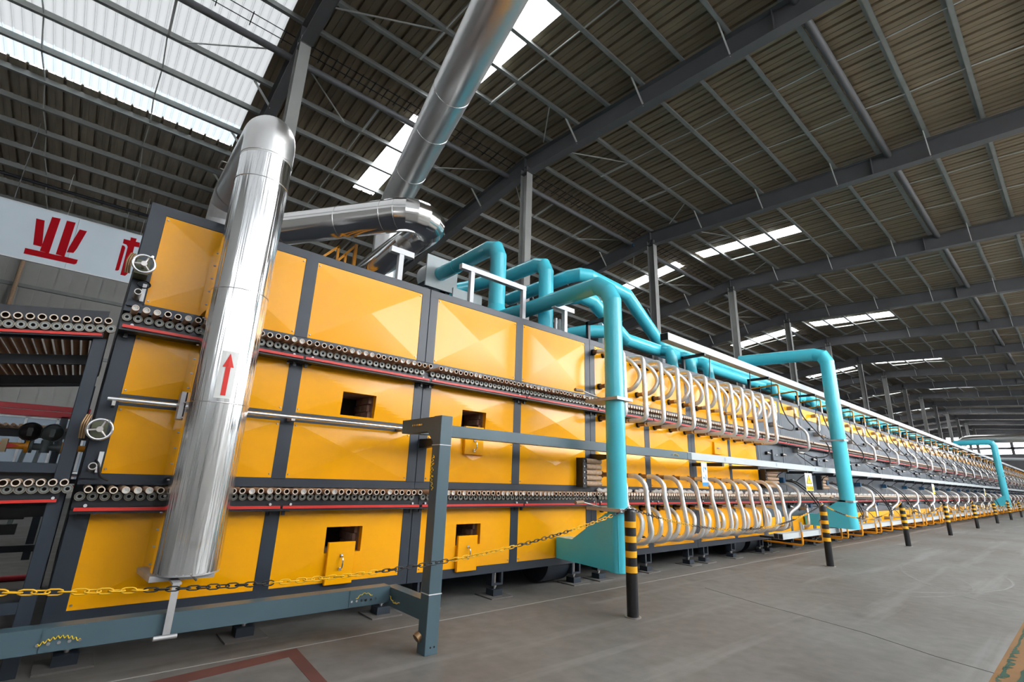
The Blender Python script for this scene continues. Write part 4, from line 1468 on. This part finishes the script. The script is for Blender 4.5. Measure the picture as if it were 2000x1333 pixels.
t = thing('blue_header_pipe', 'rear blue pipe that drops and then runs along above the kiln under the raised tray', 'pipe', (0, 0, 0))
obj('pipe', MB().tube([(6.35, 2.9, 5.0), (6.35, 1.3, 5.0), (6.42, 1.08, 5.0), (6.6, 1.0, 5.0), (7.75, 1.0, 4.95), (8.95, 1.0, 4.12), (XK, 1.0, 4.12)], 0.13, 32, mitre=True), TEAL, t)
obj('end_cap', MB().tube([(6.35, 2.9, 5.0), (6.35, 3.05, 5.0)], TR * 1.15, 24), TEAL, t)
obj('pipe_leg', MB().box(8.9, 9.0, 0.95, 1.05, 3.28, 3.96).box(15.0, 15.1, 0.95, 1.05, 3.28, 3.96).box(6.9, 7.0, 0.95, 1.05, 3.28, 4.8), WHT, t)
t = thing('blue_header_pipe', 'front blue pipe running along the kiln top edge behind the silver hoses', 'pipe', (0, 0, 0))
fp = MB().tube([(5.6, 2.9, 4.3), (5.85, 0.9, 4.32), (5.98, 0.66, 4.32), (6.2, 0.6, 4.28), (7.12, 0.6, 3.78), (XK, 0.6, 3.78)], 0.12, 32, mitre=True)
obj('pipe', fp, TEAL, t)
for x in (8.2, 8.9, 9.6):
    obj('branch', MB().tube(mitre([(x, 0.6, 3.78), (x, 0.34, 3.74), (x, 0.30, 3.26)], 0.14, 3), 0.105, 20, mitre=True), TEAL, t)
for k in range(5):
    x = 13.0 + GL * k
    obj('branch', MB().tube(mitre([(x, 0.6, 3.78), (x, 0.34, 3.74), (x, 0.30, 3.26)], 0.14, 3), 0.09, 14, mitre=True), TEAL, t)
t = thing('blue_cross_pipe', 'low blue pipe lying over the kiln edge left of the first blue downpipe top', 'pipe', (0, 0, 0))
obj('pipe', MB().tube([(5.35, 2.4, 3.62), (5.75, 0.9, 3.62), (5.95, 0.55, 3.66), (6.3, 0.3, 3.68)], TR * 0.95, 28, mitre=True), TEAL, t)
t = thing('blue_cross_pipe', 'blue pipe passing low behind the second riser', 'pipe', (0, 0, 0))
obj('pipe', MB().tube([(5.0, 3.2, 4.05), (5.3, 1.9, 4.02), (6.2, 1.95, 4.02)], TR * 0.9, 28, mitre=True), TEAL, t)

t = thing('blue_downpipe', 'goal-shaped light blue pipe, second from the left, beside the warning triangle', 'pipe', (0, 0, 0))
X2 = 13.05
z2 = 4.42
obj('pipe', MB().tube([(X2, YP, 0.44), (X2, YP, z2 - 0.24), (X2, YP + 0.08, z2 - 0.07), (X2, YP + 0.26, z2), (X2 - 0.25, 1.05, z2 + 0.05)], 0.15, 36, mitre=True), TEAL, t)
base_shoe(t, X2, YP, 0.44, 0.15)
damper(t, X2, YP, 2.34)
damper(t, X2, YP, 1.02)
arrow_on_pipe(t, X2, YP, 1.85, True, 0.9, 0.3, 0.15)
t = thing('blue_downpipe', 'goal-shaped light blue pipe farthest away, at the right edge', 'pipe', (0, 0, 0))
X3 = 43.5
obj('pipe', MB().tube([(X3, YP, 0.6), (X3, YP, 4.25), (X3, YP + 0.08, 4.42), (X3, YP + 0.26, 4.48), (X3, 1.0, 4.48)], 0.17, 28, mitre=True), TEAL, t)
base_shoe(t, X3, YP, 0.62, 0.17)
damper(t, X3, YP, 2.4)

t = thing('far_duct', 'silver duct with an elbow far down the hall behind the third blue pipe', 'duct', (0, 0, 0))
obj('duct_segment', MB().tube(fillet([(60, 2.6, 3.3), (60, 2.6, 6.0), (60, -9.5, 6.0)], 0.8, 5), 0.36, 24, caps=False), ALUM, t)
obj('duct_segment', MB().tube(fillet([(62, 2.0, 3.3), (62, 2.0, 4.4), (62, -2.6, 4.3), (62, -2.6, 1.0)], 0.4, 5), 0.12, 16), WHT, t)
# white T supports near the top edge
for (x0, pts, lab) in (
        (2.42, ((2.28, 2.58),), 'white steel T support on the kiln top left of the first blue riser'),
        (3.54, ((3.35, 4.52),), 'white steel frame support under the first blue riser bend'),
        (4.98, ((4.74, 5.16),), 'white steel T support beside the top of the first blue downpipe')):
    y = {2.42: 0.4, 3.54: 0.5, 4.98: 0.12}[x0]
    t = thing('pipe_support', lab, 'support', (x0, y, 3.29))
    zt = {2.42: 3.79, 3.54: 3.95, 4.98: 3.665}[x0]
    obj('upright', MB().box(-0.03, 0.03, -0.03, 0.03, 0, zt - 3.29), WHT, t)
    a, b = pts[0]
    obj('crossbar', MB().box(a - x0, b - x0, -0.035, 0.035, zt - 3.29, zt - 3.22), WHT, t)
    if x0 == 3.54:
        obj('upright', MB().box(4.46 - x0, 4.52 - x0, -0.03, 0.03, 0, zt - 3.29), WHT, t)
for x, lab in ((4.88, 'short white upright stub at the kiln top edge, left of two'), (4.96, 'short white upright stub at the kiln top edge, right of two')):
    t = thing('upright_stub', lab, 'support', (x, 0.2, 3.29))
    obj('stub', MB().box(-0.016, 0.016, -0.016, 0.016, 0, 0.26), WHT, t)
# yellow stair rail on the kiln top
t = thing('stair_rail', 'yellow stair handrail on top of the kiln under the level duct', 'railing', (1.9, 1.6, 3.28))
obj('rail', MB().obox((0.0, 0, 0.72), (0.19, 0, 0.94), 0.03, 0.03).obox((0.12, 0, 0.62), (0.42, 0, 1.04), 0.03, 0.03), YELD, t)
obj('post', MB().box(0.17, 0.2, -0.015, 0.015, 0, 0.94), YELD, t)
obj('post', MB().box(0.28, 0.31, -0.015, 0.015, 0, 0.86), YELD, t)
obj('post', MB().box(0.40, 0.44, -0.02, 0.02, 0, 1.05), YELD, t)

# ================================================================== LEFT-END FITTINGS
def handwheel(x, y, z, label):
    t = thing('handwheel', label, 'handwheel', (x, y, z))
    R = 0.066
    pts = [(R * math.cos(2 * PI * k / 28), 0, R * math.sin(2 * PI * k / 28)) for k in range(29)]
    rim = obj('rim', MB().tube(pts, 0.0095, 8, caps=False), CHR, t)
    for a in (70, 190, 310):
        a = math.radians(a)
        obj('spoke', MB().tube([(0, 0.004, 0), (R * math.cos(a), 0, R * math.sin(a))], [0.011, 0.007], 8), STEEL, t)
    obj('hub', MB().tube([(0, -0.012, 0), (0, 0.02, 0)], 0.019, 12), STEEL, t)
    a = math.radians(55)
    obj('crank_knob', MB().tube([(R * math.cos(a), 0, R * math.sin(a)), (R * math.cos(a), -0.045, R * math.sin(a))], 0.009, 8), CHR, t)
    obj('shaft', MB().tube([(0, 0.02, 0), (0, 0.2, 0)], 0.012, 8), STEEL, t)
    obj('gearbox', MB().box(-0.045, 0.04, 0.10, 0.25, -0.05, 0.06), MOT, t)
    cables = MB()
    for k in range(3):
        cables.tube(smoothpath([(-0.06 - k * 0.012, 0.12, 0.10), (-0.075 - k * 0.012, 0.10, 0.03), (-0.07 - k * 0.012, 0.12, -0.06)], 3), 0.006, 5)
    obj('cable', cables, STUB, t, kind='stuff')
    return t


handwheel(0.075, -0.25, 2.69, 'chrome handwheel at the upper left corner of the kiln')
handwheel(0.070, -0.25, 1.485, 'chrome handwheel at the lower left side of the kiln')
for (z, lab, sg) in ((2.49, 'short steel pipe end with coiled cable beside the upper left yellow panel', 1), (1.235, 'open steel pipe end beside the lower middle left yellow panel', 0)):
    t = thing('pipe_spigot', lab, 'pipe', (0.085, -0.02, z))
    mb = MB().tube([(0, 0, 0), (0, -0.13, 0.012)], 0.024, 14, caps=False)
    mb.ring((0, -0.13, 0.012), (0, -1, 0.09), 0.018, 0.024, 14)
    obj('spigot', mb, STEEL, t)
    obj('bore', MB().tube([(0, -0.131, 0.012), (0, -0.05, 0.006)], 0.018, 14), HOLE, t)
    obj('mount_plate', MB().box(-0.05, 0.045, 0.0, 0.012, -0.07, 0.10), FRM, t)
    obj('white_tag', MB().box(0.02, 0.045, -0.03, -0.025, -0.03, 0.11), WHT, t)
    pts = [(0.02 + 0.04 * math.cos(a * 0.5), -0.09, 0.085 + 0.028 * math.sin(a * 0.5)) for a in range(0, 26)]
    if sg:
        obj('coiled_cable', MB().tube(pts, 0.004, 5).tube([(p[0] + .004, p[1] + .006, p[2] + .004) for p in pts], 0.004, 5), RUB, t, kind='stuff')
    else:
        obj('cable', MB().tube(smoothpath([(0.01, -0.06, 0.05), (0.03, -0.1, 0.02), (0.05, -0.08, -0.05), (0.10, -0.05, -0.08)], 4), 0.008, 6), RUB, t, kind='stuff')

# ================================================================== ENTRY CONVEYOR
t = thing('entry_conveyor', 'black two-deck roller conveyor feeding the left end of the kiln', 'conveyor', (0, 0, 0))
XC0, XC1 = -2.6, -0.012
for y in (-0.02, 2.9):
    obj('post', MB().box(-0.095, -0.015, y - 0.04, y + 0.04, 0.0, 2.13, bev=0.004), FRM, t)
    obj('post', MB().box(-2.5, -2.42, y - 0.04, y + 0.04, 0, 1.9), FRM, t)
    obj('beam', MB().box(-2.6, -0.015, y - 0.035, y + 0.045, 1.195, 1.255), FRM, t)
    obj('beam', MB().box(-2.6, -0.015, y - 0.035, y + 0.045, 0.36, 0.425), FRM, t)
slope = 0.158
ang = math.atan(slope)
for lev, (zt, zb_, zs, sl) in enumerate(((2.25, 2.20, 2.155, 0.158), (1.14, 1.10, 1.025, 0.028))):
    def zl(x, z):
        return z + sl * x
    rl = MB()
    for (y0, y1, dz0, dz1) in ((2.9, 2.93, -0.06, 0.05), (0.3, 0.34, -0.20, -0.13), (1.5, 1.56, -0.20, -0.12), (0.02, 0.06, -0.06, 0.16), (-0.085, 0.0, -0.045, -0.035), (-0.10, -0.085, -0.065, 0.03)):
        rl = MB()
        n = 0
        for x in (XC0, XC1 - 0.03):
            rl.v += [(x, y0, zl(x, zb_ + dz0)), (x, y1, zl(x, zb_ + dz0)), (x, y1, zl(x, zb_ + dz1)), (x, y0, zl(x, zb_ + dz1))]
        for q in ((0, 1, 2, 3), (7, 6, 5, 4), (0, 4, 5, 1), (1, 5, 6, 2), (2, 6, 7, 3), (3, 7, 4, 0)):
            rl.face(tuple(n + i for i in q))
        r_ = obj('roller_rail' if y0 == -0.10 else 'side_rail', rl, BLK, t)
    mb = MB()
    mb.obox((XC0, -0.105, zl(XC0, zs)), (-0.05, -0.105, zl(-0.05, zs)), 0.012, 0.018)
    obj('red_strip', mb, RED, r_)
    obj('white_bolt', MB().tube([(-0.07, -0.10, zs + 0.015), (-0.07, -0.115, zs + 0.015)], 0.009, 8), WHT, r_, kind='stuff')
    k = 0
    x = -0.035
    while x > XC0 + 0.05:
        obj('ceramic_roller', ROLL_L[0], None, r_, loc=(x, -0.15 if lev == 0 else -0.17, zl(x, zt)))
        obj('bearing', BRG, None, r_, loc=(x + 0.024, -0.128, zl(x, zb_)))
        x -= 0.056
        k += 1
t = thing('red_guard_beam', 'red double guard beam behind the entry conveyor', 'beam', (0, 0, 0))
obj('beam', MB().box(-4.5, 0.0, 5.0, 5.08, 1.88, 1.96).box(-4.5, 0.0, 5.0, 5.08, 1.97, 2.04), REDB, t)
obj('leg', MB().box(-0.3, -0.22, 5.0, 5.08, 0, 1.9), FRM, t)
obj('leg', MB().box(-2.3, -2.22, 5.0, 5.08, 0, 1.9), FRM, t)
t = thing('second_roller_line', 'distant roller line seen behind the grey actuators', 'conveyor', (0, 0, 0))
obj('rail', MB().box(-5, 0.1, 6.0, 6.06, 1.62, 1.74).box(-5, 0.1, 6.0, 6.06, 0.95, 1.02), BLK, t)
for k in range(4):
    obj('leg', MB().box(-0.2 - k * 1.3, -0.12 - k * 1.3, 6.0, 6.08, 0, 1.7), FRM, t)
st = MB()
for k in range(60):
    st.tube([(-4.9 + k * 0.083, 5.9, 1.79), (-4.9 + k * 0.083, 8.4, 1.79)], 0.025, 8)
obj('ceramic_rollers', st, CER, t, kind='stuff')
obj('red_strip', MB().box(-5, 0.1, 5.97, 6.0, 0.86, 0.93), REDB, t)
obj('chrome_bar', MB().tube([(-5, 5.8, 1.10), (0.1, 5.8, 1.10)], 0.04, 8), CHR, t)
# gas train
t = thing('gas_train', 'orange gas pipe with flanges and red arrow at the left edge', 'pipe', (-0.62, 1.5, 1.39))
obj('pipe', MB().tube([(-1.2, 0, 0), (0.27, 0, 0)], 0.027, 14), YELD, t)
obj('flange', MB().tube([(0.25, 0, 0), (0.275, 0, 0)], 0.055, 14), YELD, t)
obj('flange', MB().tube([(0.28, 0, 0), (0.30, 0, 0)], 0.055, 14), ACT, t)
obj('valve_body', MB().tube([(0.30, 0, 0), (0.46, 0, 0)], 0.03, 12).tube([(0.38, 0, -0.05), (0.38, 0, 0.06)], 0.035, 12), ACT, t)
obj('flange', MB().tube([(0.46, 0, 0), (0.485, 0, 0)], 0.055, 14), ACT, t)
obj('flange', MB().tube([(0.487, 0, 0), (0.51, 0, 0)], 0.05, 14), YELD, t)
obj('pipe', MB().tube([(0.51, 0, 0), (0.70, 0, 0)], 0.027, 14), YELD, t)
obj('pipe_clamp', MB().box(0.10, 0.14, -0.04, 0.04, -0.055, 0.055), BRASS, t)
m = MB().quad((0.03, -0.0285, -0.016), (0.13, -0.0285, -0.016), (0.13, -0.0285, 0.016), (0.03, -0.0285, 0.016))
m.poly([(0.13, -0.029, -0.025), (0.22, -0.029, 0.0), (0.13, -0.029, 0.025)])
obj('flow_arrow', m, LBLR, t, kind='stuff')
obj('stand', MB().box(0.0, 0.03, -0.02, 0.02, -1.39, 0).box(0.55, 0.58, -0.02, 0.02, -1.39, 0), FRM, t)
for x, m_, lab in ((-0.36, ACTK, 'black dome actuator above the orange gas pipe'), (-0.215, ACT, 'grey-green dome actuator above the orange gas pipe')):
    t = thing('valve_actuator', lab, 'actuator', (x, 1.5, 1.515))
    obj('dome', MB().tube([(0, -0.02, 0), (0, -0.055, 0.005), (0, -0.075, 0.008)], [0.072, 0.055, 0.02], 20).tube([(0, -0.02, 0), (0, 0.05, -0.006)], 0.072, 20), m_, t)
    obj('rim', MB().tube([(0.076 * math.cos(2 * PI * k / 24), -0.02, 0.076 * math.sin(2 * PI * k / 24)) for k in range(25)], 0.006, 6), m_, t)
    obj('cover_rib', MB().box(-0.016, 0.016, -0.085, -0.05, -0.04, 0.03), m_, t)
    obj('stem', MB().tube([(0, 0, -0.06), (0, 0, -0.11)], 0.022, 10), m_, t)
# dark sub-frames on the floor at left
t = thing('floor_frame', 'low dark steel frame on the floor behind the conveyor posts', 'frame', (-0.9, 1.0, 0))
obj('bar', MB().box(-1, 0.65, -0.04, 0.04, 0.72, 0.79).box(-1, 0.65, 0.6, 0.68, 0.78, 0.84), BLK, t)
obj('leg', MB().box(0.42, 0.50, -0.04, 0.04, 0, 0.72), BLK, t)
obj('leg', MB().box(-0.7, -0.62, -0.04, 0.04, 0, 0.72), BLK, t)
t = thing('step_ladder', 'small grey step frame on the floor beyond the conveyor', 'steps', (-0.82, 9.6, 0))
obj('rail', MB().obox((-0.16, 0, 0), (-0.05, 0.3, 1.5), 0.06, 0.06), ACT, t)
obj('rail', MB().obox((0.06, 0, 0), (0.17, 0.3, 1.5), 0.06, 0.06), ACT, t)
obj('rung', MB().box(-0.12, 0.10, 0.05, 0.11, 0.35, 0.40), ACT, t)
obj('rung', MB().box(-0.08, 0.14, 0.18, 0.24, 0.85, 0.90), ACT, t)
t = thing('floor_pipe', 'thin red pipe lying along the floor at left', 'pipe', (-3.0, 3.4, 0.03))
obj('pipe', MB().tube([(-3, 0, 0), (2.9, 0, 0)], 0.03, 8), REDB, t)

# ================================================================== HANGING SIGN
YS = 12.0
t = thing('hanging_sign', 'large white hanging sign with red painted characters at the left edge', 'sign', (0, 0, 0))
zs0, zs1 = 6.15, 7.57
edges_ = [-6.5, -4.6, -2.93, -1.27, 0.4]
bd = None
for a, b in zip(edges_, edges_[1:]):
    bd = obj('sign_board', MB().box(a + 0.004, b - 0.004, YS, YS + 0.04, zs0, zs1), SIGNB, t)
obj('edge_trim', MB().box(-6.5, 0.4, YS - 0.01, YS + 0.05, zs0 - 0.03, zs0).box(-6.5, 0.4, YS - 0.01, YS + 0.05, zs1, zs1 + 0.02), WHT, t)


# outlines of the painted characters in the board's own plane (x, z)
STROKES = [
    [(-2.059, 7.277), (-1.900, 7.280), (-1.806, 6.643), (-1.812, 6.565), (-1.962, 6.568)],
    [(-1.790, 7.430), (-1.624, 7.444), (-1.636, 6.438), (-1.811, 6.452)],
    [(-1.501, 7.437), (-1.325, 7.445), (-1.337, 6.448), (-1.511, 6.459)],
    [(-1.212, 7.289), (-1.061, 7.292), (-1.154, 6.739), (-1.194, 6.605), (-1.322, 6.582), (-1.308, 6.740)],
    [(-2.079, 6.437), (-1.800, 6.442), (-1.517, 6.441), (-1.342, 6.452), (-1.071, 6.447), (-1.075, 6.335), (-1.115, 6.300), (-2.075, 6.285)],
    [(-0.283, 7.352), (-0.139, 7.357), (-0.145, 7.454), (-0.013, 7.461), (-0.012, 7.368), (0.080, 7.368), (0.091, 7.222), (-0.016, 7.210), (-0.007, 6.382), (-0.046, 6.307), (-0.151, 6.306), (-0.157, 7.151), (-0.193, 7.204), (-0.278, 7.220)],
    [(-0.283, 7.159), (-0.233, 7.159), (-0.199, 7.107), (-0.204, 6.435), (-0.235, 6.402), (-0.284, 6.395)],
    [(0.126, 7.418), (0.231, 7.420), (0.233, 7.291), (0.129, 7.299)],
    [(0.111, 7.067), (0.168, 7.147), (0.165, 6.848), (0.134, 6.837)],
]
for st in STROKES:
    obj('character_stroke', MB().prism([(x, YS - 0.004, z) for x, z in st], (0, 0.003, 0)), SIGNR, t)
ch = MB()
for x in (-2.55, -5.8):
    for k in range(23):
        z = zs1 + 0.05 + k * 0.1
        ch.obox((x, YS + 0.02, z), (x, YS + 0.02, z + 0.11), 0.03 if k % 2 else 0.008, 0.012)
obj('hanging_chain', ch, RAFT, t, kind='stuff')
# dark service pipes along the eaves side
for y, z, r, m_, lab in ((15.0, 9.5, 0.05, BLK, 'black service pipe under the roof above the hanging sign'),
                         (16.6, 8.95, 0.12, BLK, 'thick black trunking with an orange stripe under the roof at left'),):
    t = thing('service_pipe', lab, 'pipe', (XA, y, z))
    obj('pipe', MB().tube([(0, 0, 0), (LB * 2.2, 0, 0)], r, 12), m_, t)
    if r > 0.1:
        obj('orange_stripe', MB().tube([(0, -0.1, 0.09), (LB * 2.2, -0.1, 0.09)], 0.03, 8), mat('orange_conduit', (0.5, 0.08, 0.02), 0.5), t)
    hg = MB()
    for k in range(8):
        hg.tube([(k * 2.0, 0, 0), (k * 2.0, 0, zr(y, 0.6) - z)], 0.008, 5)
    obj('hanger_rod', hg, ROD, t, kind='stuff')

# ================================================================== SIGNS ON THE TRAY
t = thing('hanging_label', 'narrow white label with two blue curved arrows hanging under the mid tray', 'sign', (6.86, -0.58, 0))
cx = 7.45
t.location = (cx, -0.57, 0)
b = obj('board', MB().box(-0.085, 0.085, -0.003, 0.003, 1.245, 1.60), LBLW, t)
pm_ = MB()
for sgn, zc in ((1, 1.49), (-1, 1.38)):
    pts = []
    for k in range(9):
        a = math.radians(-60 + 200 * k / 8)
        pts.append((sgn * -0.035 * math.cos(a), -0.0045, zc + sgn * 0.045 * math.sin(a)))
    for p0, p1 in zip(pts, pts[1:]):
        pm_.obox(p0, p1, 0.001, 0.018, (0, -1, 0)) if False else pm_.prism([(p0[0] - .009, -0.0045, p0[2]), (p0[0] + .009, -0.0045, p0[2]), (p1[0] + .009, -0.0045, p1[2]), (p1[0] - .009, -0.0045, p1[2])], (0, 0.001, 0))
    e = pts[-1]
    pm_.prism([(e[0] - 0.03, -0.0045, e[2]), (e[0] + 0.03, -0.0045, e[2] + 0.01), (e[0] + sgn * 0.02, -0.0045, e[2] - sgn * 0.04)], (0, 0.001, 0))
pm_.prism([(-0.085, -0.0045, 1.245), (0.085, -0.0045, 1.245), (0.085, -0.0045, 1.30), (-0.085, -0.0045, 1.30)], (0, 0.001, 0))
obj('blue_print', pm_, LBLB, b, kind='stuff')
obj('string', MB().tube([(0, 0, 1.6), (0, 0, 1.63)], 0.002, 5), WHT, t)


def warn_sign(x, label, grp=None, text=True, w=0.2, h=0.36):
    t = thing('warning_sign', label, 'sign', (x, -0.575, 1.215), grp)
    b = obj('board', MB().box(-w, w, -0.003, 0.003, 0, h), LBLW, t)
    obj('triangle_border', MB().prism([(-w * 0.82, -0.0045, h * 0.40), (w * 0.82, -0.0045, h * 0.40), (0, -0.0045, h * 0.93)], (0, 0.001, 0)), LBLK, b)
    obj('triangle_fill', MB().prism([(-w * 0.64, -0.006, h * 0.435), (w * 0.64, -0.006, h * 0.435), (0, -0.006, h * 0.86)], (0, 0.001, 0)), LBLY, b)
    obj('mark', MB().prism([(-0.012, -0.0075, h * 0.54), (0.012, -0.0075, h * 0.54), (0.016, -0.0075, h * 0.70), (-0.016, -0.0075, h * 0.70)], (0, 0.001, 0)).prism([(-0.012, -0.0075, h * 0.48), (0.012, -0.0075, h * 0.48), (0.012, -0.0075, h * 0.51), (-0.012, -0.0075, h * 0.51)], (0, 0.001, 0)), LBLK, b, kind='stuff')
    obj('caption_band', MB().prism([(-w * 0.95, -0.0045, h * 0.02), (w * 0.95, -0.0045, h * 0.02), (w * 0.95, -0.0045, h * 0.27), (-w * 0.95, -0.0045, h * 0.27)], (0, 0.001, 0)), LBLY, b)
    if text:
        # caption: careful, high temperature
        for k, chr_ in enumerate('当心高温'):
            cu = bpy.data.curves.new('caption_glyph', 'FONT')
            cu.body = chr_
            cu.size = 0.075
            cu.align_x = 'CENTER'
            cu.extrude = 0.0004
            tmp = bpy.data.objects.new('caption_glyph', cu)
            C.objects.link(tmp)
            me = bpy.data.meshes.new_from_object(tmp.evaluated_get(bpy.context.evaluated_depsgraph_get()))
            bpy.data.objects.remove(tmp)
            me.materials.clear()
            me.materials.append(LBLK)
            o = bpy.data.objects.new('caption_glyph', me)
            C.objects.link(o)
            o.parent = b
            o.location = (-w * 0.68 + k * w * 0.45, -0.006, h * 0.09)
            o.rotation_euler = (PI / 2, 0, 0)
    obj('string', MB().tube([(0, 0, h), (0, 0, h + 0.06)], 0.002, 5), WHT, t)


warn_sign(11.85, 'yellow triangle warning sign hanging left of the second blue downpipe')
warn_sign(24.5, 'small distant yellow triangle warning sign, the left of two far ones', text=False)
warn_sign(38.0, 'small distant yellow triangle warning sign, the right of two far ones', text=False)

# ================================================================== BOLLARDS AND CHAINS
BX = [4.38, 9.99, 15.48, 20.88, 26.45, 32.4, 38.2, 44.0]
YBo = -1.36
blab = ['black and yellow bollard nearest the camera, in front of the first blue downpipe',
        'second black and yellow bollard, left of the second blue downpipe base',
        'third black and yellow bollard, first right of the second blue downpipe',
        'fourth black and yellow bollard, second right of the second blue downpipe',
        'fifth black and yellow bollard from the camera', 'sixth black and yellow bollard from the camera',
        'seventh black and yellow bollard, in front of the third blue downpipe', 'farthest black and yellow bollard at the right edge']
b0 = thing('bollard', blab[0], 'bollard', (BX[0], YBo, 0), 'striped bollards')
obj('post', MB().tube([(0, 0, 0.0), (0, 0, 0.97), (0, 0, 0.995), (0, 0, 1.0)], [0.057, 0.057, 0.05, 0.03], 24), BOLB, b0)
for z in (0.40, 0.54, 0.68, 0.82):
    obj('yellow_band', MB().tube([(0, 0, z), (0, 0, z + 0.06)], 0.0585, 24, caps=False), BAND, b0)
obj('base_flange', MB().tube([(0, 0, 0), (0, 0, 0.008)], 0.08, 20), STEEL, b0)
obj('eye_hook', MB().tube([(0.018 * math.cos(2 * PI * k / 12), 0, 1.015 + 0.018 * math.sin(2 * PI * k / 12)) for k in range(13)], 0.004, 6), CHR, b0)
for i in range(1, len(BX)):
    c = clone(b0)
    c.location = (BX[i], YBo, 0)
    c['label'] = blab[i]


def link_mb(rot):
    mb = MB()
    pts = []
    for k in range(11):
        a = 2 * PI * k / 10
        pts.append((0.024 * math.cos(a) + (0.008 if math.cos(a) > 0 else -0.008), (0.0125 * math.sin(a) if rot else 0), (0 if rot else 0.0125 * math.sin(a))))
    return mb.tube(pts, 0.0036, 5, caps=False)


LK = {(c, r): link_mb(r).data('chain_link', m_) for c, m_ in ((0, CHY), (1, CHK)) for r in (0, 1)}


def chain(x0, z0, x1, z1, sag, label, runs, single, y=YBo, ph=0):
    t = thing('chain', label, 'chain', (x0, y, 0))
    n = int((x1 - x0) / 0.0455)
    st = [MB(), MB()]
    col = 0
    for k in range(n):
        f = (k + 0.5) / n
        x = (x1 - x0) * f
        z = z0 + (z1 - z0) * f - 4 * sag * f * (1 - f)
        sl = (z1 - z0) / (x1 - x0) - 4 * sag * (1 - 2 * f) / (x1 - x0)
        c = int((x0 + x + ph) / runs) % 2
        if single:
            o = obj('chain_link', LK[(c, k % 2)], None, t, loc=(x, 0, z))
            o.rotation_euler = (random.uniform(-0.5, 0.5), -math.atan(sl), 0)
        else:
            mb = st[c]
            b = len(mb.v)
            src = LK[(c, k % 2)]
            R = Matrix.Rotation(-math.atan(sl), 3, 'Y')
            for v in src.vertices:
                mb.v.append(tuple(R @ v.co + Vector((x, 0, z))))
            for p in src.polygons:
                mb.face(tuple(b + i for i in p.vertices), True)
    if not single:
        for c, m_ in ((0, CHY), (1, CHK)):
            if st[c].v:
                obj('yellow_links' if c == 0 else 'black_links', st[c], m_, t, kind='stuff')
    return t


chain(-1.9, 1.02, 4.36, 1.0, 0.37, 'yellow and black plastic chain sagging before the yellow panels at left', 0.62, True, ph=1.24 + 0.25)
chain(4.40, 1.0, 9.97, 1.0, 0.30, 'yellow and black chain between the first and second bollards', 0.62, False)
clabs = ['yellow and black chain between the second and third bollards', 'yellow and black chain between the third and fourth bollards',
         'yellow and black chain between the fourth and fifth bollards', 'yellow and black chain between the fifth and sixth bollards',
         'yellow and black chain between the sixth and seventh bollards', 'yellow and black chain between the two farthest bollards']
for i in range(1, len(BX) - 1):
    chain(BX[i] + 0.02, 1.0, BX[i + 1] - 0.02, 1.0, 0.30, clabs[i - 1], 0.62, False)

# ================================================================== FLOOR MARKINGS
def strip(name, pts, m_, label):
    o = obj(name, MB().prism([(x, y, 0.0005) for x, y in pts], (0, 0, 0.0015)), m_)
    return tag(o, label, 'floor marking')


strip('floor_marking', [(0.1, -0.62), (1.50, -0.45), (1.44, -1.40), (1.36, -1.40), (1.40, -0.60), (0.1, -0.78)], FLR, 'worn dark red painted corner line on the concrete in front of the kiln')
strip('floor_marking', [(2.0, -4.6), (2.0, -3.80), (60, -3.80), (60, -4.6)], FLY, 'worn yellow painted lane line on the floor at the lower right corner')
gm = MB()
rg = random.Random(5)
x = 5.0
while x < 9:
    wv = rg.uniform(0.08, 0.22)
    y0 = -3.825 - rg.uniform(0, 0.012)
    top = [(x + wv * q / 5, y0 + rg.uniform(-0.004, 0.004), 0.0022) for q in range(6)]
    bot = [(x + wv * q / 5, y0 - rg.uniform(0.006, 0.05 if x < 6.2 else 0.022), 0.0022) for q in range(6)]
    gm.prism(top + bot[::-1], (0, 0, 0.001))
    x += wv + rg.uniform(-0.01, 0.03)
edge = [(2 + 0.12 * q, (-3.93 if 2 + 0.12 * q < 5.9 else -4.0) + rg.uniform(-0.012, 0.012), 0.0022) for q in range(60)]
gm.prism([(2, -4.6, 0.0022)] + edge + [(40, -4.02, 0.0022), (40, -4.6, 0.0022)], (0, 0, 0.001))
tag(obj('floor_marking', gm, mat('green_floor_paint', (0.006, 0.055, 0.03), 0.6, var=0.2, vscale=6)), 'flaking dark green floor paint inside the yellow lane line at the lower right corner', 'floor marking')
